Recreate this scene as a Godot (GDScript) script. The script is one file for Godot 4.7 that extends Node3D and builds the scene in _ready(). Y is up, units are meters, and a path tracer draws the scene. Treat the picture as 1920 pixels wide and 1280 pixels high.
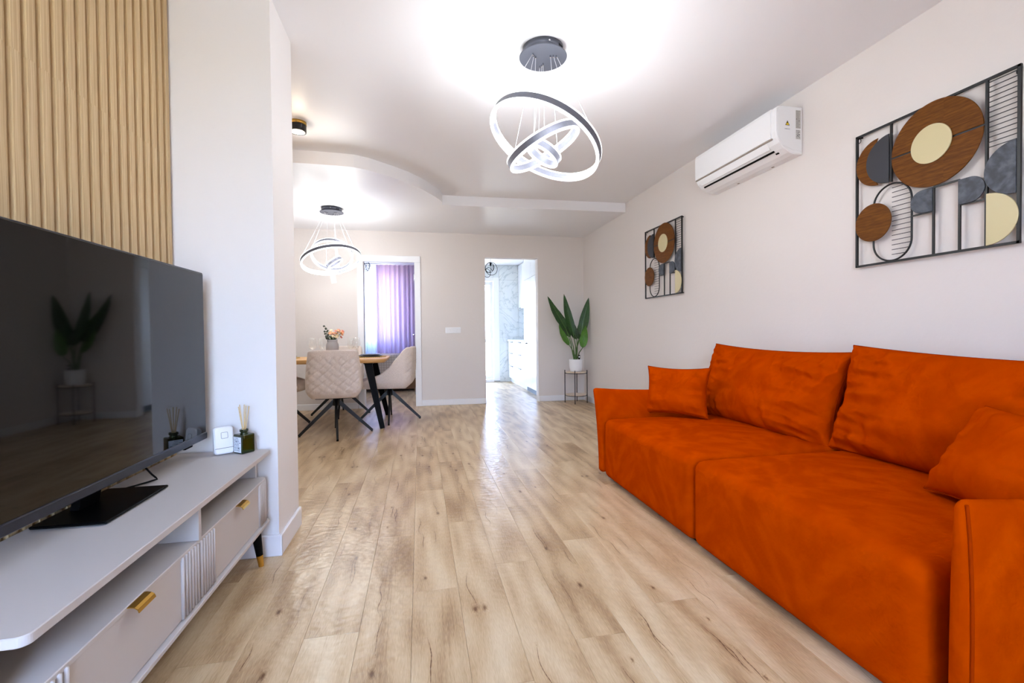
extends Node3D
# A bright living and dining room: camera, daylight, shell, then the furniture.

const UPPER := 2.605          # ceiling of the living area
const LOWER := 2.495          # dropped ceiling of the dining area, kitchen and bedroom
const XR := 2.48              # right wall
const ZB := -6.8              # back wall
const FLAT := 0xFFFFFFFF

var rng := RandomNumberGenerator.new()
var M := {}                   # materials

# ---------------------------------------------------------------- mesh helpers
func mb() -> SurfaceTool:
	var st := SurfaceTool.new()
	st.begin(Mesh.PRIMITIVE_TRIANGLES)
	st.set_smooth_group(FLAT)
	return st

func tri(st: SurfaceTool, a: Vector3, b: Vector3, c: Vector3) -> void:   # counter-clockwise seen from outside
	st.add_vertex(a); st.add_vertex(c); st.add_vertex(b)

func quad(st: SurfaceTool, a: Vector3, b: Vector3, c: Vector3, d: Vector3) -> void:
	tri(st, a, b, c); tri(st, a, c, d)

func face(st: SurfaceTool, pts: Array, outward: Vector3) -> void:
	var n: Vector3 = (pts[1] - pts[0]).cross(pts[2] - pts[0])
	if n.dot(outward) < 0.0:
		pts.reverse()
	for i in range(1, pts.size() - 1):
		tri(st, pts[0], pts[i], pts[i + 1])

func mesh_of(st: SurfaceTool) -> ArrayMesh:
	st.generate_normals()
	return st.commit()

func bevel_box(st: SurfaceTool, c: Vector3, size: Vector3, b := 0.003, xf := Transform3D()) -> void:
	var h := size * 0.5
	b = minf(b, minf(h.x, minf(h.y, h.z)) * 0.9)
	st.set_smooth_group(FLAT)
	var P := func(s: Vector3, ax: int) -> Vector3:
		var q := Vector3(s.x * (h.x - b), s.y * (h.y - b), s.z * (h.z - b))
		q[ax] = s[ax] * h[ax]
		return xf * (c + q)
	var sg := [-1.0, 1.0]
	for ax in 3:
		var a1 := (ax + 1) % 3
		var a2 := (ax + 2) % 3
		for s in sg:
			var pts := []
			for k in [[-1, -1], [1, -1], [1, 1], [-1, 1]]:
				var v := Vector3.ZERO
				v[ax] = s; v[a1] = k[0]; v[a2] = k[1]
				pts.append(P.call(v, ax))
			var o := Vector3.ZERO
			o[ax] = s
			face(st, pts, xf.basis * o)
		for s1 in sg:
			for s2 in sg:
				var pts2 := []
				for e in [[-1, a1], [1, a1], [1, a2], [-1, a2]]:
					var v2 := Vector3.ZERO
					v2[ax] = e[0]; v2[a1] = s1; v2[a2] = s2
					pts2.append(P.call(v2, e[1]))
				var o2 := Vector3.ZERO
				o2[a1] = s1; o2[a2] = s2
				face(st, pts2, xf.basis * o2)
	for x in sg:
		for y in sg:
			for z in sg:
				var s3 := Vector3(x, y, z)
				face(st, [P.call(s3, 0), P.call(s3, 1), P.call(s3, 2)], xf.basis * s3)

func box_ext(st: SurfaceTool, lo: Vector3, hi: Vector3, b := 0.0) -> void:
	if b > 0.0:
		bevel_box(st, (lo + hi) * 0.5, hi - lo, b)
		return
	st.set_smooth_group(FLAT)
	for ax in 3:
		var a1 := (ax + 1) % 3
		var a2 := (ax + 2) % 3
		for s in 2:
			var pts := []
			for k in [[0, 0], [1, 0], [1, 1], [0, 1]]:
				var v := Vector3.ZERO
				v[ax] = hi[ax] if s == 1 else lo[ax]
				v[a1] = hi[a1] if k[0] == 1 else lo[a1]
				v[a2] = hi[a2] if k[1] == 1 else lo[a2]
				pts.append(v)
			var o := Vector3.ZERO
			o[ax] = 1.0 if s == 1 else -1.0
			face(st, pts, o)

func loft(st: SurfaceTool, rings: Array, closed_ring := true, closed_path := false, group := 0) -> void:
	# rings[i][j]; ring runs counter-clockwise seen from the end of the path
	st.set_smooth_group(group)
	var n: int = rings.size()
	for i in (n if closed_path else n - 1):
		var a: PackedVector3Array = rings[i]
		var b: PackedVector3Array = rings[(i + 1) % n]
		var m := a.size()
		for j in (m if closed_ring else m - 1):
			var k := (j + 1) % m
			quad(st, a[j], a[k], b[k], b[j])

func cap(st: SurfaceTool, ring: PackedVector3Array, outward: Vector3, group := FLAT) -> void:
	st.set_smooth_group(group)
	var c := Vector3.ZERO
	for p in ring:
		c += p
	c /= ring.size()
	for j in ring.size():
		face(st, [c, ring[j], ring[(j + 1) % ring.size()]], outward)

func lathe(st: SurfaceTool, profile: Array, n := 32, xf := Transform3D(), group := 0) -> void:
	var rings := []
	for p in profile:
		var r := PackedVector3Array()
		for j in n:
			var a := TAU * j / n
			r.append(xf * Vector3(p.x * cos(a), p.y, -p.x * sin(a)))
		rings.append(r)
	loft(st, rings, true, false, group)

func ring_points(c: Vector3, u: Vector3, v: Vector3, n: int) -> PackedVector3Array:
	var r := PackedVector3Array()
	for j in n:
		var a := TAU * j / n
		r.append(c + u * cos(a) + v * sin(a))
	return r

func tube(st: SurfaceTool, pts: Array, radius, n := 8, closed := false, caps := true) -> void:
	var rings := []
	var u := Vector3.ZERO
	var m := pts.size()
	for i in m:
		var before: Vector3 = pts[(i - 1 + m) % m] if (closed or i > 0) else pts[i]
		var after: Vector3 = pts[(i + 1) % m] if (closed or i < m - 1) else pts[i]
		var t := (after - before).normalized()
		if i == 0:
			u = t.cross(Vector3.UP if absf(t.y) < 0.9 else Vector3.RIGHT).normalized()
		else:
			u = (u - t * u.dot(t)).normalized()
		var v := t.cross(u)
		var r: float = radius[i] if radius is Array else radius
		rings.append(ring_points(pts[i], u * r, v * r, n))
	loft(st, rings, true, closed)
	if caps and not closed:
		cap(st, rings[0], pts[0] - pts[1])
		cap(st, rings[m - 1], pts[m - 1] - pts[m - 2])

func bar(st: SurfaceTool, a: Vector3, b: Vector3, w0: Vector2, w1: Vector2, side: Vector3) -> void:
	# a straight bar with a rectangular section; side gives the direction of its width
	var t := (b - a).normalized()
	var u := (side - t * side.dot(t)).normalized()
	var v := t.cross(u)
	var R := func(p: Vector3, w: Vector2) -> PackedVector3Array:
		return PackedVector3Array([p + u * w.x * 0.5 + v * w.y * 0.5, p - u * w.x * 0.5 + v * w.y * 0.5, p - u * w.x * 0.5 - v * w.y * 0.5, p + u * w.x * 0.5 - v * w.y * 0.5])
	var ra: PackedVector3Array = R.call(a, w0)
	var rb: PackedVector3Array = R.call(b, w1)
	loft(st, [ra, rb], true, false, FLAT)
	cap(st, ra, -t)
	cap(st, rb, t)

func area(poly: PackedVector2Array) -> float:
	var s := 0.0
	for i in poly.size():
		var a := poly[i]
		var b := poly[(i + 1) % poly.size()]
		s += a.x * b.y - b.x * a.y
	return s * 0.5

func inset(poly: PackedVector2Array, b: float) -> PackedVector2Array:
	var out := PackedVector2Array()
	var n := poly.size()
	for i in n:
		var e0 := (poly[i] - poly[(i - 1 + n) % n]).normalized()
		var e1 := (poly[(i + 1) % n] - poly[i]).normalized()
		var d := (Vector2(-e0.y, e0.x) + Vector2(-e1.y, e1.x))
		if d.length() < 0.01:
			out.append(poly[i]); continue
		d = d.normalized()
		out.append(poly[i] + d * b / maxf(0.4, d.dot(Vector2(-e1.y, e1.x))))
	return out

func extrude(st: SurfaceTool, outline: PackedVector2Array, depth: float, b := 0.0, xf := Transform3D(), smooth := false) -> void:
	# outline in x,y; runs from z = 0 to z = depth
	var poly := outline.duplicate()
	if area(poly) < 0.0:
		poly.reverse()
	var small := inset(poly, b) if b > 0.0 else poly
	var L := func(p: PackedVector2Array, z: float) -> PackedVector3Array:
		var r := PackedVector3Array()
		for q in p:
			r.append(xf * Vector3(q.x, q.y, z))
		return r
	if b > 0.0:
		loft(st, [L.call(small, 0.0), L.call(poly, b)], true, false, 2 if smooth else FLAT)
		loft(st, [L.call(poly, b), L.call(poly, depth - b)], true, false, 0 if smooth else FLAT)
		loft(st, [L.call(poly, depth - b), L.call(small, depth)], true, false, 3 if smooth else FLAT)
	else:
		loft(st, [L.call(poly, 0.0), L.call(poly, depth)], true, false, 0 if smooth else FLAT)
	var t := Geometry2D.triangulate_polygon(small)
	st.set_smooth_group(FLAT)
	var nz := xf.basis * Vector3(0, 0, 1)
	for i in range(0, t.size(), 3):
		for z in [0.0, depth]:
			var pts := []
			for k in 3:
				var q := small[t[i + k]]
				pts.append(xf * Vector3(q.x, q.y, z))
			face(st, pts, nz if z > 0.0 else -nz)

func rrect(w: float, h: float, r: float, n := 6) -> PackedVector2Array:
	var p := PackedVector2Array()
	for c in [[1, 1, 0.0], [-1, 1, 0.5], [-1, -1, 1.0], [1, -1, 1.5]]:
		for k in n + 1:
			var a: float = PI * (c[2] + 0.5 * k / n)
			p.append(Vector2(c[0] * (w * 0.5 - r) + r * cos(a), c[1] * (h * 0.5 - r) + r * sin(a)))
	return p

func circle2(c: Vector2, r: float, n := 48, a0 := 0.0, a1 := TAU) -> PackedVector2Array:
	var p := PackedVector2Array()
	var full := absf(a1 - a0 - TAU) < 0.001
	for k in (n if full else n + 1):
		var a := a0 + (a1 - a0) * k / n
		p.append(c + Vector2(cos(a), sin(a)) * r)
	return p

func axis_steps(h: float, r: float, k: int, m: int) -> Array:
	var s := []
	for i in k:
		s.append(-h + r * (1.0 - tan(PI * 0.25 * (1.0 - float(i) / k))))
	for i in m + 1:
		s.append(lerpf(-h + r, h - r, float(i) / m))
	for i in range(1, k + 1):
		s.append(h - r + r * tan(PI * 0.25 * float(i) / k))
	return s

func soft_box(st: SurfaceTool, c: Vector3, size: Vector3, r: float, m := 6, bend = null) -> void:
	# a box with rounded edges; bend moves each point (in the box's own axes)
	var h := size * 0.5
	st.set_smooth_group(0)
	for ax in 3:
		var a1 := (ax + 1) % 3
		var a2 := (ax + 2) % 3
		var s1 := axis_steps(h[a1], r, 3, m)
		var s2 := axis_steps(h[a2], r, 3, m)
		for s in [-1.0, 1.0]:
			var g := []
			for i in s1.size():
				var row := []
				for j in s2.size():
					var q := Vector3.ZERO
					q[ax] = s * h[ax]; q[a1] = s1[i]; q[a2] = s2[j]
					var core := q.clamp(-h + Vector3.ONE * r, h - Vector3.ONE * r)
					var p := core + (q - core).normalized() * r
					if bend != null:
						p = bend.call(p, h)
					row.append(c + p)
				g.append(row)
			for i in s1.size() - 1:
				for j in s2.size() - 1:
					if s > 0.0:
						quad(st, g[i][j], g[i + 1][j], g[i + 1][j + 1], g[i][j + 1])
					else:
						quad(st, g[i][j], g[i][j + 1], g[i + 1][j + 1], g[i + 1][j])

# ---------------------------------------------------------------- node helpers
func numbered(parent: Node, called: String) -> String:
	if not parent.has_node(NodePath(called)):
		return called
	var k := 1
	var key := "count_" + called
	if counts.has([parent, key]):
		k = counts[[parent, key]] + 1
	while parent.has_node(NodePath("%s_%03d" % [called, k])):
		k += 1
	counts[[parent, key]] = k
	return "%s_%03d" % [called, k]

var counts := {}

func tag(o: Node, label: String, category := "", group := "") -> Node:
	o.set_meta("label", label)
	if category: o.set_meta("category", category)
	if group: o.set_meta("group", group)
	return o

func thing(called: String, label: String, category: String, at := Vector3.ZERO, turn := 0.0, group := "") -> Node3D:
	var o := Node3D.new()
	o.name = numbered(self, called)
	add_child(o)
	o.position = at
	o.rotation.y = turn
	tag(o, label, category, group)
	return o

func put(called: String, shape, m: Material, parent: Node = null, label := "") -> MeshInstance3D:
	var o := MeshInstance3D.new()
	if parent == null: parent = self
	o.name = numbered(parent, called)
	o.mesh = mesh_of(shape) if shape is SurfaceTool else shape
	o.material_override = m
	o.cast_shadow = GeometryInstance3D.SHADOW_CASTING_SETTING_ON
	parent.add_child(o)
	if label: o.set_meta("label", label)
	return o

func struct(called: String, shape, m: Material, label := "") -> MeshInstance3D:
	var o := put(called, shape, m)
	o.set_meta("kind", "structure")
	if label: o.set_meta("label", label)
	return o

func copy(o: Node3D, at: Vector3, turn: float, label := "") -> Node3D:
	var c: Node3D = o.duplicate()
	c.name = numbered(self, String(o.name))
	add_child(c)
	c.position = at
	c.rotation.y = turn
	if label: c.set_meta("label", label)
	return c

# ---------------------------------------------------------------- materials
func rgb8(r: int, g: int, b: int) -> Color:
	return Color(r / 255.0, g / 255.0, b / 255.0)

func mat(c: Color, rough := 0.6, metal := 0.0) -> StandardMaterial3D:
	var m := StandardMaterial3D.new()
	m.albedo_color = c
	m.roughness = rough
	m.metallic = metal
	return m

func noise(seed_value: int, f := 1.0, octaves := 1) -> FastNoiseLite:
	var n := FastNoiseLite.new()
	n.noise_type = FastNoiseLite.TYPE_SIMPLEX_SMOOTH
	n.seed = seed_value
	n.frequency = f
	n.fractal_type = FastNoiseLite.FRACTAL_FBM if octaves > 1 else FastNoiseLite.FRACTAL_NONE
	n.fractal_octaves = octaves
	return n

func image_texture(w: int, h: int, data: PackedByteArray) -> ImageTexture:
	return ImageTexture.create_from_image(Image.create_from_data(w, h, false, Image.FORMAT_RGB8, data))

func triplanar(m: StandardMaterial3D, scale: Vector3, world := false) -> void:
	m.uv1_triplanar = true
	m.uv1_world_triplanar = world
	m.uv1_scale = scale

const STRIPS := 9
func plank_texture() -> ImageTexture:
	# nine plank faces, one above the other: pale oak print with streaks, cathedral grain, knots and cracks
	var w := 1536
	var sh := 170
	var h := sh * STRIPS
	var data := PackedByteArray()
	data.resize(w * h * 3)
	var broad := noise(11)
	var streak := noise(12, 1.0, 2)
	var fine := noise(13)
	var wob := noise(14)
	var light := Vector3(222, 199, 163)
	var mid := Vector3(198, 168, 128)
	var dark := Vector3(132, 98, 64)
	var r := RandomNumberGenerator.new()
	r.seed = 5
	for s in STRIPS:
		var knots := []
		for k in r.randi_range(0, 2):
			knots.append([r.randf_range(0.08, 1.14), r.randf_range(0.03, 0.15), r.randf_range(0.005, 0.011)])
		var cracks := []
		for k in (r.randi_range(2, 4) if s % 3 != 2 else 1):
			cracks.append([r.randf_range(0.1, 0.8), r.randf_range(0.12, 0.34), r.randf_range(0.03, 0.15), r.randf_range(0.0007, 0.0018)])
		var tone := r.randf_range(-0.13, 0.13)
		var heart := r.randf_range(0.04, 0.14)
		var grain_on: float = [1.0, 0.25, 0.7, 0.12, 0.9, 0.3, 0.6, 1.0, 0.2][s]
		for y in sh:
			var Y := 0.18 * y / sh
			for x in w:
				var X := 1.22 * x / w
				var dk := 0.0
				var bend := 0.0
				for k in knots:
					var dx: float = (X - k[0]) / (k[2] * 2.4)
					var dy: float = (Y - k[1]) / k[2]
					var d2 := dx * dx + dy * dy
					if d2 < 16.0:
						var e := exp(-d2 * 0.45)
						bend += e * 0.012 * signf(dy)
						dk = maxf(dk, exp(-d2 * 1.6) * 0.95)
						dk = maxf(dk, e * (0.5 + 0.5 * sin(sqrt(d2) * 7.0)) * 0.35)
				var wv := wob.get_noise_2d(X * 2.2, Y * 9.0 + s * 31.0) * 0.006 + wob.get_noise_2d(X * 9.0, Y * 26.0 + s * 57.0) * 0.0012
				var yy := Y + wv + bend
				var b := broad.get_noise_2d(X * 2.0 + s * 17.0, yy * 11.0)
				var st := streak.get_noise_2d(X * 1.6 + s * 9.0, yy * 120.0)
				var fi := fine.get_noise_2d(X * 22.0, yy * 620.0 + s * 7.0)
				var q := absf(yy - heart)
				var arch := sin((q * q * 5200.0 + q * 190.0 + X * 7.0) * 1.25)
				var ring := maxf(0.0, arch) * grain_on * clampf(1.0 - q * 16.0, 0.0, 1.0)
				var t := 0.38 + tone + b * 0.36 + st * 0.09 + fi * 0.20 + ring * ring * 0.18
				t += dk
				for c in cracks:
					var u: float = (X - c[0]) / c[1]
					if u > 0.0 and u < 1.0:
						var cy: float = c[2] + wob.get_noise_2d(X * 6.0, 90.0 + s * 11.0 + c[2] * 200.0) * 0.012 + (X - c[0]) * 0.03
						var wd: float = c[3] * sin(u * PI) * (0.5 + 0.8 * absf(fine.get_noise_2d(X * 30.0, c[2] * 900.0)))
						var dd := absf(Y - cy)
						if dd < wd * 2.5:
							t += 1.25 * clampf(1.6 - dd / maxf(wd, 0.0001), 0.0, 1.0)
						elif dd < 0.012:
							t += 0.10 * (1.0 - dd / 0.012)
				var col := light.lerp(mid, clampf(t * 2.0, 0.0, 1.0)) if t < 0.5 else mid.lerp(dark, clampf((t - 0.5) * 1.5, 0.0, 1.4))
				var o := ((s * sh + y) * w + x) * 3
				data[o] = clampi(int(col.x), 40, 255)
				data[o + 1] = clampi(int(col.y), 30, 255)
				data[o + 2] = clampi(int(col.z), 20, 255)
	return image_texture(w, h, data)

func grain_texture(a: Color, b: Color, along: float, across: float, seed_value: int, size := 384) -> ImageTexture:
	# straight wood grain running along the texture's v axis
	var n1 := noise(seed_value, 1.0, 2)
	var n2 := noise(seed_value + 1)
	var data := PackedByteArray()
	data.resize(size * size * 3)
	for y in size:
		for x in size:
			var u := float(x) / size
			var v := float(y) / size
			var wv := n2.get_noise_2d(u * 3.0, v * 2.0) * 0.012
			var t := 0.5 + 0.55 * n1.get_noise_2d((u + wv) * across, v * along) + 0.30 * n2.get_noise_2d((u + wv) * across * 4.3, v * along * 2.0)
			var c := a.lerp(b, clampf(t, 0.0, 1.0))
			var o := (y * size + x) * 3
			data[o] = int(c.r * 255); data[o + 1] = int(c.g * 255); data[o + 2] = int(c.b * 255)
	return image_texture(size, size, data)

func cloud_texture(a: Color, b: Color, f: float, octaves: int, seed_value: int, size := 256, sharp := 1.0, vein := false) -> ImageTexture:
	var n := noise(seed_value, f, octaves)
	var data := PackedByteArray()
	data.resize(size * size * 3)
	for y in size:
		for x in size:
			var u := TAU * x / size
			var v := TAU * y / size
			var q := n.get_noise_3d(cos(u) + 3.0, sin(u) + cos(v), sin(v) - 2.0)
			var t := clampf(0.5 + q * sharp, 0.0, 1.0)
			if vein:
				t = pow(1.0 - clampf(absf(q) * sharp, 0.0, 1.0), 5.0)
			var c := a.lerp(b, t)
			var o := (y * size + x) * 3
			data[o] = int(c.r * 255); data[o + 1] = int(c.g * 255); data[o + 2] = int(c.b * 255)
	return image_texture(size, size, data)

func bump(f: float, strength: float, seed_value: int, size := 256, octaves := 3) -> NoiseTexture2D:
	var t := NoiseTexture2D.new()
	t.width = size; t.height = size
	t.seamless = true
	t.as_normal_map = true
	t.bump_strength = strength
	t.noise = noise(seed_value, f, octaves)
	return t

func print_texture(w: int, h: int, paper: Color, ink: Color, rows: int, seed_value: int, blocks := 3) -> ImageTexture:
	# a sticker with rows of print too small to read
	var im := Image.create(w, h, false, Image.FORMAT_RGB8)
	im.fill(paper)
	var r := RandomNumberGenerator.new()
	r.seed = seed_value
	var rh := float(h) / (rows + 1)
	for k in rows:
		var x := int(w * 0.08)
		var y := int(rh * (k + 0.6))
		while x < int(w * r.randf_range(0.6, 0.92)):
			var l := r.randi_range(2, maxi(3, w / 8))
			im.fill_rect(Rect2i(x, y, mini(l, w - x - 2), maxi(1, int(rh * 0.42))), ink)
			x += l + r.randi_range(1, 3)
	for k in blocks:
		im.fill_rect(Rect2i(int(w * r.randf_range(0.1, 0.7)), int(h * r.randf_range(0.1, 0.85)), w / 6, maxi(2, h / 18)), ink)
	return ImageTexture.create_from_image(im)

func textured_quad(a: Vector3, b: Vector3, c: Vector3, d: Vector3) -> SurfaceTool:
	# a: bottom left, b: bottom right, c: top right, d: top left, as seen from the front
	var st := mb()
	var n := (b - a).cross(d - a).normalized()
	for k in [[a, Vector2(0, 1)], [c, Vector2(1, 0)], [b, Vector2(1, 1)], [a, Vector2(0, 1)], [d, Vector2(0, 0)], [c, Vector2(1, 0)]]:
		st.set_normal(n); st.set_uv(k[1]); st.add_vertex(k[0])
	return st

func make_materials() -> void:
	var m := mat(rgb8(225, 217, 212), 0.85)
	m.normal_enabled = true
	m.normal_texture = bump(0.05, 2.0, 3)
	m.normal_scale = 0.12
	triplanar(m, Vector3.ONE * 1.7, true)
	M.wall = m
	m = mat(rgb8(238, 237, 240), 0.42)
	M.ceiling = m
	M.partition = mat(rgb8(236, 232, 230), 0.8)
	M.white = mat(rgb8(238, 238, 240), 0.45)
	M.trim = mat(rgb8(240, 240, 243), 0.4)
	M.kitchen_wall = mat(rgb8(240, 240, 238), 0.8)
	m = mat(Color.WHITE, 0.31)
	m.albedo_texture = plank_texture()
	m.normal_enabled = true
	m.normal_texture = bump(0.09, 4.0, 21)
	m.normal_scale = 0.10
	M.plank = m
	M.subfloor = mat(rgb8(92, 70, 48), 0.9)
	m = mat(Color.WHITE, 0.6)
	m.albedo_texture = grain_texture(rgb8(214, 189, 146), rgb8(180, 149, 104), 1.4, 60.0, 31)
	triplanar(m, Vector3(2.3, 1.1, 2.3))
	M.slat = m
	m = m.duplicate()
	m.albedo_color = rgb8(232, 222, 206)
	M.slat_back = m
	M.greige = mat(rgb8(194, 187, 183), 0.5)
	M.brass = mat(rgb8(214, 172, 84), 0.25, 1.0)
	M.black = mat(rgb8(9, 9, 10), 0.5)
	M.black.metallic_specular = 0.2
	M.black_metal = mat(rgb8(17, 18, 21), 0.42, 0.2)
	m = mat(rgb8(4, 4, 5), 0.04)
	m.metallic_specular = 0.45
	M.screen = m
	M.bezel = mat(rgb8(38, 40, 48), 0.28, 0.4)
	M.tv_back = mat(rgb8(8, 8, 9), 0.6)
	M.tv_back.metallic_specular = 0.15
	M.gloss_black = mat(rgb8(5, 5, 6), 0.4)
	M.gloss_black.metallic_specular = 0.2
	m = mat(Color.WHITE, 0.95)
	m.albedo_texture = cloud_texture(rgb8(171, 55, 0), rgb8(186, 65, 1), 1.0, 3, 41, 512, 1.3)
	m.metallic_specular = 0.0
	m.normal_enabled = true
	m.normal_texture = bump(0.2, 3.0, 43)
	m.normal_scale = 0.15
	triplanar(m, Vector3.ONE * 1.3)
	M.velvet = m
	M.piping = mat(rgb8(152, 46, 2), 0.95)
	M.piping.metallic_specular = 0.0
	m = mat(Color.WHITE, 0.9)
	m.albedo_texture = cloud_texture(rgb8(232, 218, 207), rgb8(206, 189, 178), 9.0, 2, 51, 256, 1.6)
	m.rim_enabled = true
	m.rim = 0.3
	m.rim_tint = 0.6
	triplanar(m, Vector3.ONE * 4.0)
	M.chair = m
	m = mat(Color.WHITE, 0.45)
	m.albedo_texture = grain_texture(rgb8(222, 178, 118), rgb8(184, 134, 78), 20.0, 1.6, 61)
	triplanar(m, Vector3.ONE * 1.4)
	M.oak = m
	m = mat(Color.WHITE, 0.5)
	m.metallic_specular = 0.25
	m.albedo_texture = grain_texture(rgb8(120, 72, 20), rgb8(90, 50, 10), 26.0, 2.0, 71)
	triplanar(m, Vector3.ONE * 2.2)
	M.walnut = m
	m = mat(Color.WHITE, 0.5, 0.15)
	m.albedo_texture = cloud_texture(rgb8(48, 51, 60), rgb8(82, 88, 98), 2.2, 4, 81, 256, 1.2)
	triplanar(m, Vector3.ONE * 1.6)
	M.slate = m
	M.cream = mat(rgb8(206, 192, 146), 0.42)
	M.navy = mat(rgb8(34, 35, 44), 0.5)
	M.chandelier_metal = mat(rgb8(104, 105, 116), 0.45, 0.3)
	M.canopy = mat(rgb8(82, 84, 94), 0.38, 0.5)
	m = mat(rgb8(255, 255, 255), 0.5)
	m.emission_enabled = true
	m.emission = Color(0.975, 0.99, 1.0)
	m.emission_energy_multiplier = 1.5
	M.led = m
	M.wire = mat(rgb8(214, 214, 218), 0.4, 0.4)
	M.plastic = mat(rgb8(240, 240, 242), 0.35)
	M.ac_grey = mat(rgb8(150, 138, 128), 0.6)
	M.pot = mat(rgb8(238, 238, 240), 0.4)
	M.soil = mat(rgb8(48, 34, 24), 0.95)
	m = mat(Color.WHITE, 0.38)
	m.albedo_texture = cloud_texture(rgb8(26, 62, 24), rgb8(48, 92, 36), 2.0, 3, 91, 128)
	triplanar(m, Vector3.ONE * 3.0)
	m.backlight_enabled = true
	m.backlight = Color(0.03, 0.07, 0.01)
	M.leaf = m
	m = m.duplicate()
	m.albedo_color = rgb8(200, 200, 180)
	M.dark_leaf = m
	m = m.duplicate()
	m.albedo_color = Color(1.0, 1.0, 1.0)
	m.albedo_texture = cloud_texture(rgb8(62, 116, 36), rgb8(92, 140, 48), 2.0, 3, 92, 128)
	M.young_leaf = m
	M.stalk = mat(rgb8(70, 104, 44), 0.5)
	m = mat(Color.WHITE, 0.35)
	m.albedo_texture = cloud_texture(rgb8(232, 214, 194), rgb8(190, 160, 134), 1.6, 4, 101, 256, 5.0, true)
	triplanar(m, Vector3.ONE * 2.0)
	M.stone_top = m
	m = mat(Color.WHITE, 0.22)
	m.albedo_texture = cloud_texture(rgb8(224, 228, 227), rgb8(184, 192, 193), 1.3, 5, 111, 512, 4.0, true)
	triplanar(m, Vector3.ONE * 0.55, true)
	M.marble = m
	M.grout = mat(rgb8(186, 188, 188), 0.9)
	M.cabinet = mat(rgb8(243, 244, 246), 0.22)
	M.handle = mat(rgb8(60, 62, 66), 0.3, 0.8)
	M.steel = mat(rgb8(190, 190, 195), 0.2, 1.0)
	m = mat(Color(0.95, 0.97, 1.0, 0.10), 0.0)
	m.transparency = BaseMaterial3D.TRANSPARENCY_ALPHA
	M.pane = m
	m = mat(Color(0.93, 0.94, 0.93, 0.12), 0.02)
	m.transparency = BaseMaterial3D.TRANSPARENCY_ALPHA
	M.glass = m
	m = mat(Color(0.10, 0.16, 0.02, 0.82), 0.05)
	m.transparency = BaseMaterial3D.TRANSPARENCY_ALPHA
	M.green_glass = m
	m = mat(rgb8(192, 176, 200), 0.9)
	m.backlight_enabled = true
	m.backlight = Color(0.66, 0.56, 0.63)
	M.lilac = m
	m = mat(rgb8(238, 240, 248), 0.9)
	m.backlight_enabled = true
	m.backlight = Color(0.75, 0.77, 0.82)
	M.sheer = m
	M.vase = mat(rgb8(164, 160, 160), 0.45)
	M.plate = mat(rgb8(72, 70, 74), 0.35)
	m = mat(rgb8(184, 150, 92), 0.9)
	M.straw = m
	M.reed = mat(rgb8(222, 192, 140), 0.8)
	m = mat(Color.WHITE, 0.9)
	var im := Image.create(128, 128, false, Image.FORMAT_RGB8)
	im.fill(rgb8(206, 190, 172))
	for k in 8:
		im.fill_rect(Rect2i(k * 16, 0, 3, 128), rgb8(176, 158, 140))
		im.fill_rect(Rect2i(0, k * 16, 128, 3), rgb8(176, 158, 140))
	m.albedo_texture = ImageTexture.create_from_image(im)
	triplanar(m, Vector3.ONE * 2.8)
	M.plaid = m
	M.bed_wood = mat(rgb8(120, 84, 54), 0.6)
	M.blossom = mat(rgb8(232, 164, 120), 0.8)
	M.blossom_pink = mat(rgb8(206, 122, 100), 0.8)
	M.blossom_cream = mat(rgb8(240, 220, 178), 0.8)
	M.eucalyptus = mat(rgb8(70, 76, 68), 0.7)
	M.door_black = mat(rgb8(30, 30, 32), 0.5)

# ---------------------------------------------------------------- the scene
func _ready() -> void:
	rng.seed = 7
	camera_and_light()
	make_materials()
	shell()
	floor_planks()
	slat_panel()
	sofa()
	tv_stand()
	television()
	wall_art(Vector3(2.455, 1.386, -2.226), 0.740, "square metal wall art of wooden discs hanging above the orange sofa back cushions")
	wall_art(Vector3(2.455, 1.398, -4.752), 0.735, "square metal wall art of wooden discs hanging near the potted plant")
	air_conditioner()
	chandelier(true)
	chandelier(false)
	ceiling_spot()
	dining()
	plant_corner()
	small_things()
	bedroom()
	kitchen()

func camera_and_light() -> void:
	var cam := Camera3D.new()
	cam.name = "camera"
	add_child(cam)
	var yaw := deg_to_rad(11.2403)
	var pitch := deg_to_rad(0.968)
	var roll := 0.010
	var fw := Vector3(sin(yaw) * cos(pitch), -sin(pitch), -cos(yaw) * cos(pitch))
	var rt := Vector3(cos(yaw), 0, sin(yaw))
	var up := rt.cross(fw)
	var r2 := rt * cos(roll) - up * sin(roll)
	var u2 := up * cos(roll) + rt * sin(roll)
	cam.transform = Transform3D(Basis(r2, u2, -fw), Vector3(0, 1.03, 0))
	cam.fov = 2.0 * rad_to_deg(atan(640.0 / 870.0))
	cam.near = 0.05
	cam.current = true
	var sky_mat := ProceduralSkyMaterial.new()
	sky_mat.sky_top_color = Color(0.60, 0.75, 1.0)
	sky_mat.sky_horizon_color = Color(0.84, 0.91, 1.0)
	sky_mat.ground_bottom_color = Color(0.62, 0.63, 0.62)
	sky_mat.ground_horizon_color = Color(0.85, 0.88, 0.90)
	sky_mat.sun_angle_max = 0.0
	sky_mat.energy_multiplier = 29.0
	var sky := Sky.new()
	sky.sky_material = sky_mat
	var env := Environment.new()
	env.background_mode = Environment.BG_SKY
	env.sky = sky
	env.tonemap_mode = Environment.TONE_MAPPER_LINEAR
	env.tonemap_exposure = 1.25
	env.sdfgi_enabled = true
	env.ssao_enabled = true
	env.ssil_enabled = true
	var we := WorldEnvironment.new()
	we.name = "environment"
	we.environment = env
	add_child(we)

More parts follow.
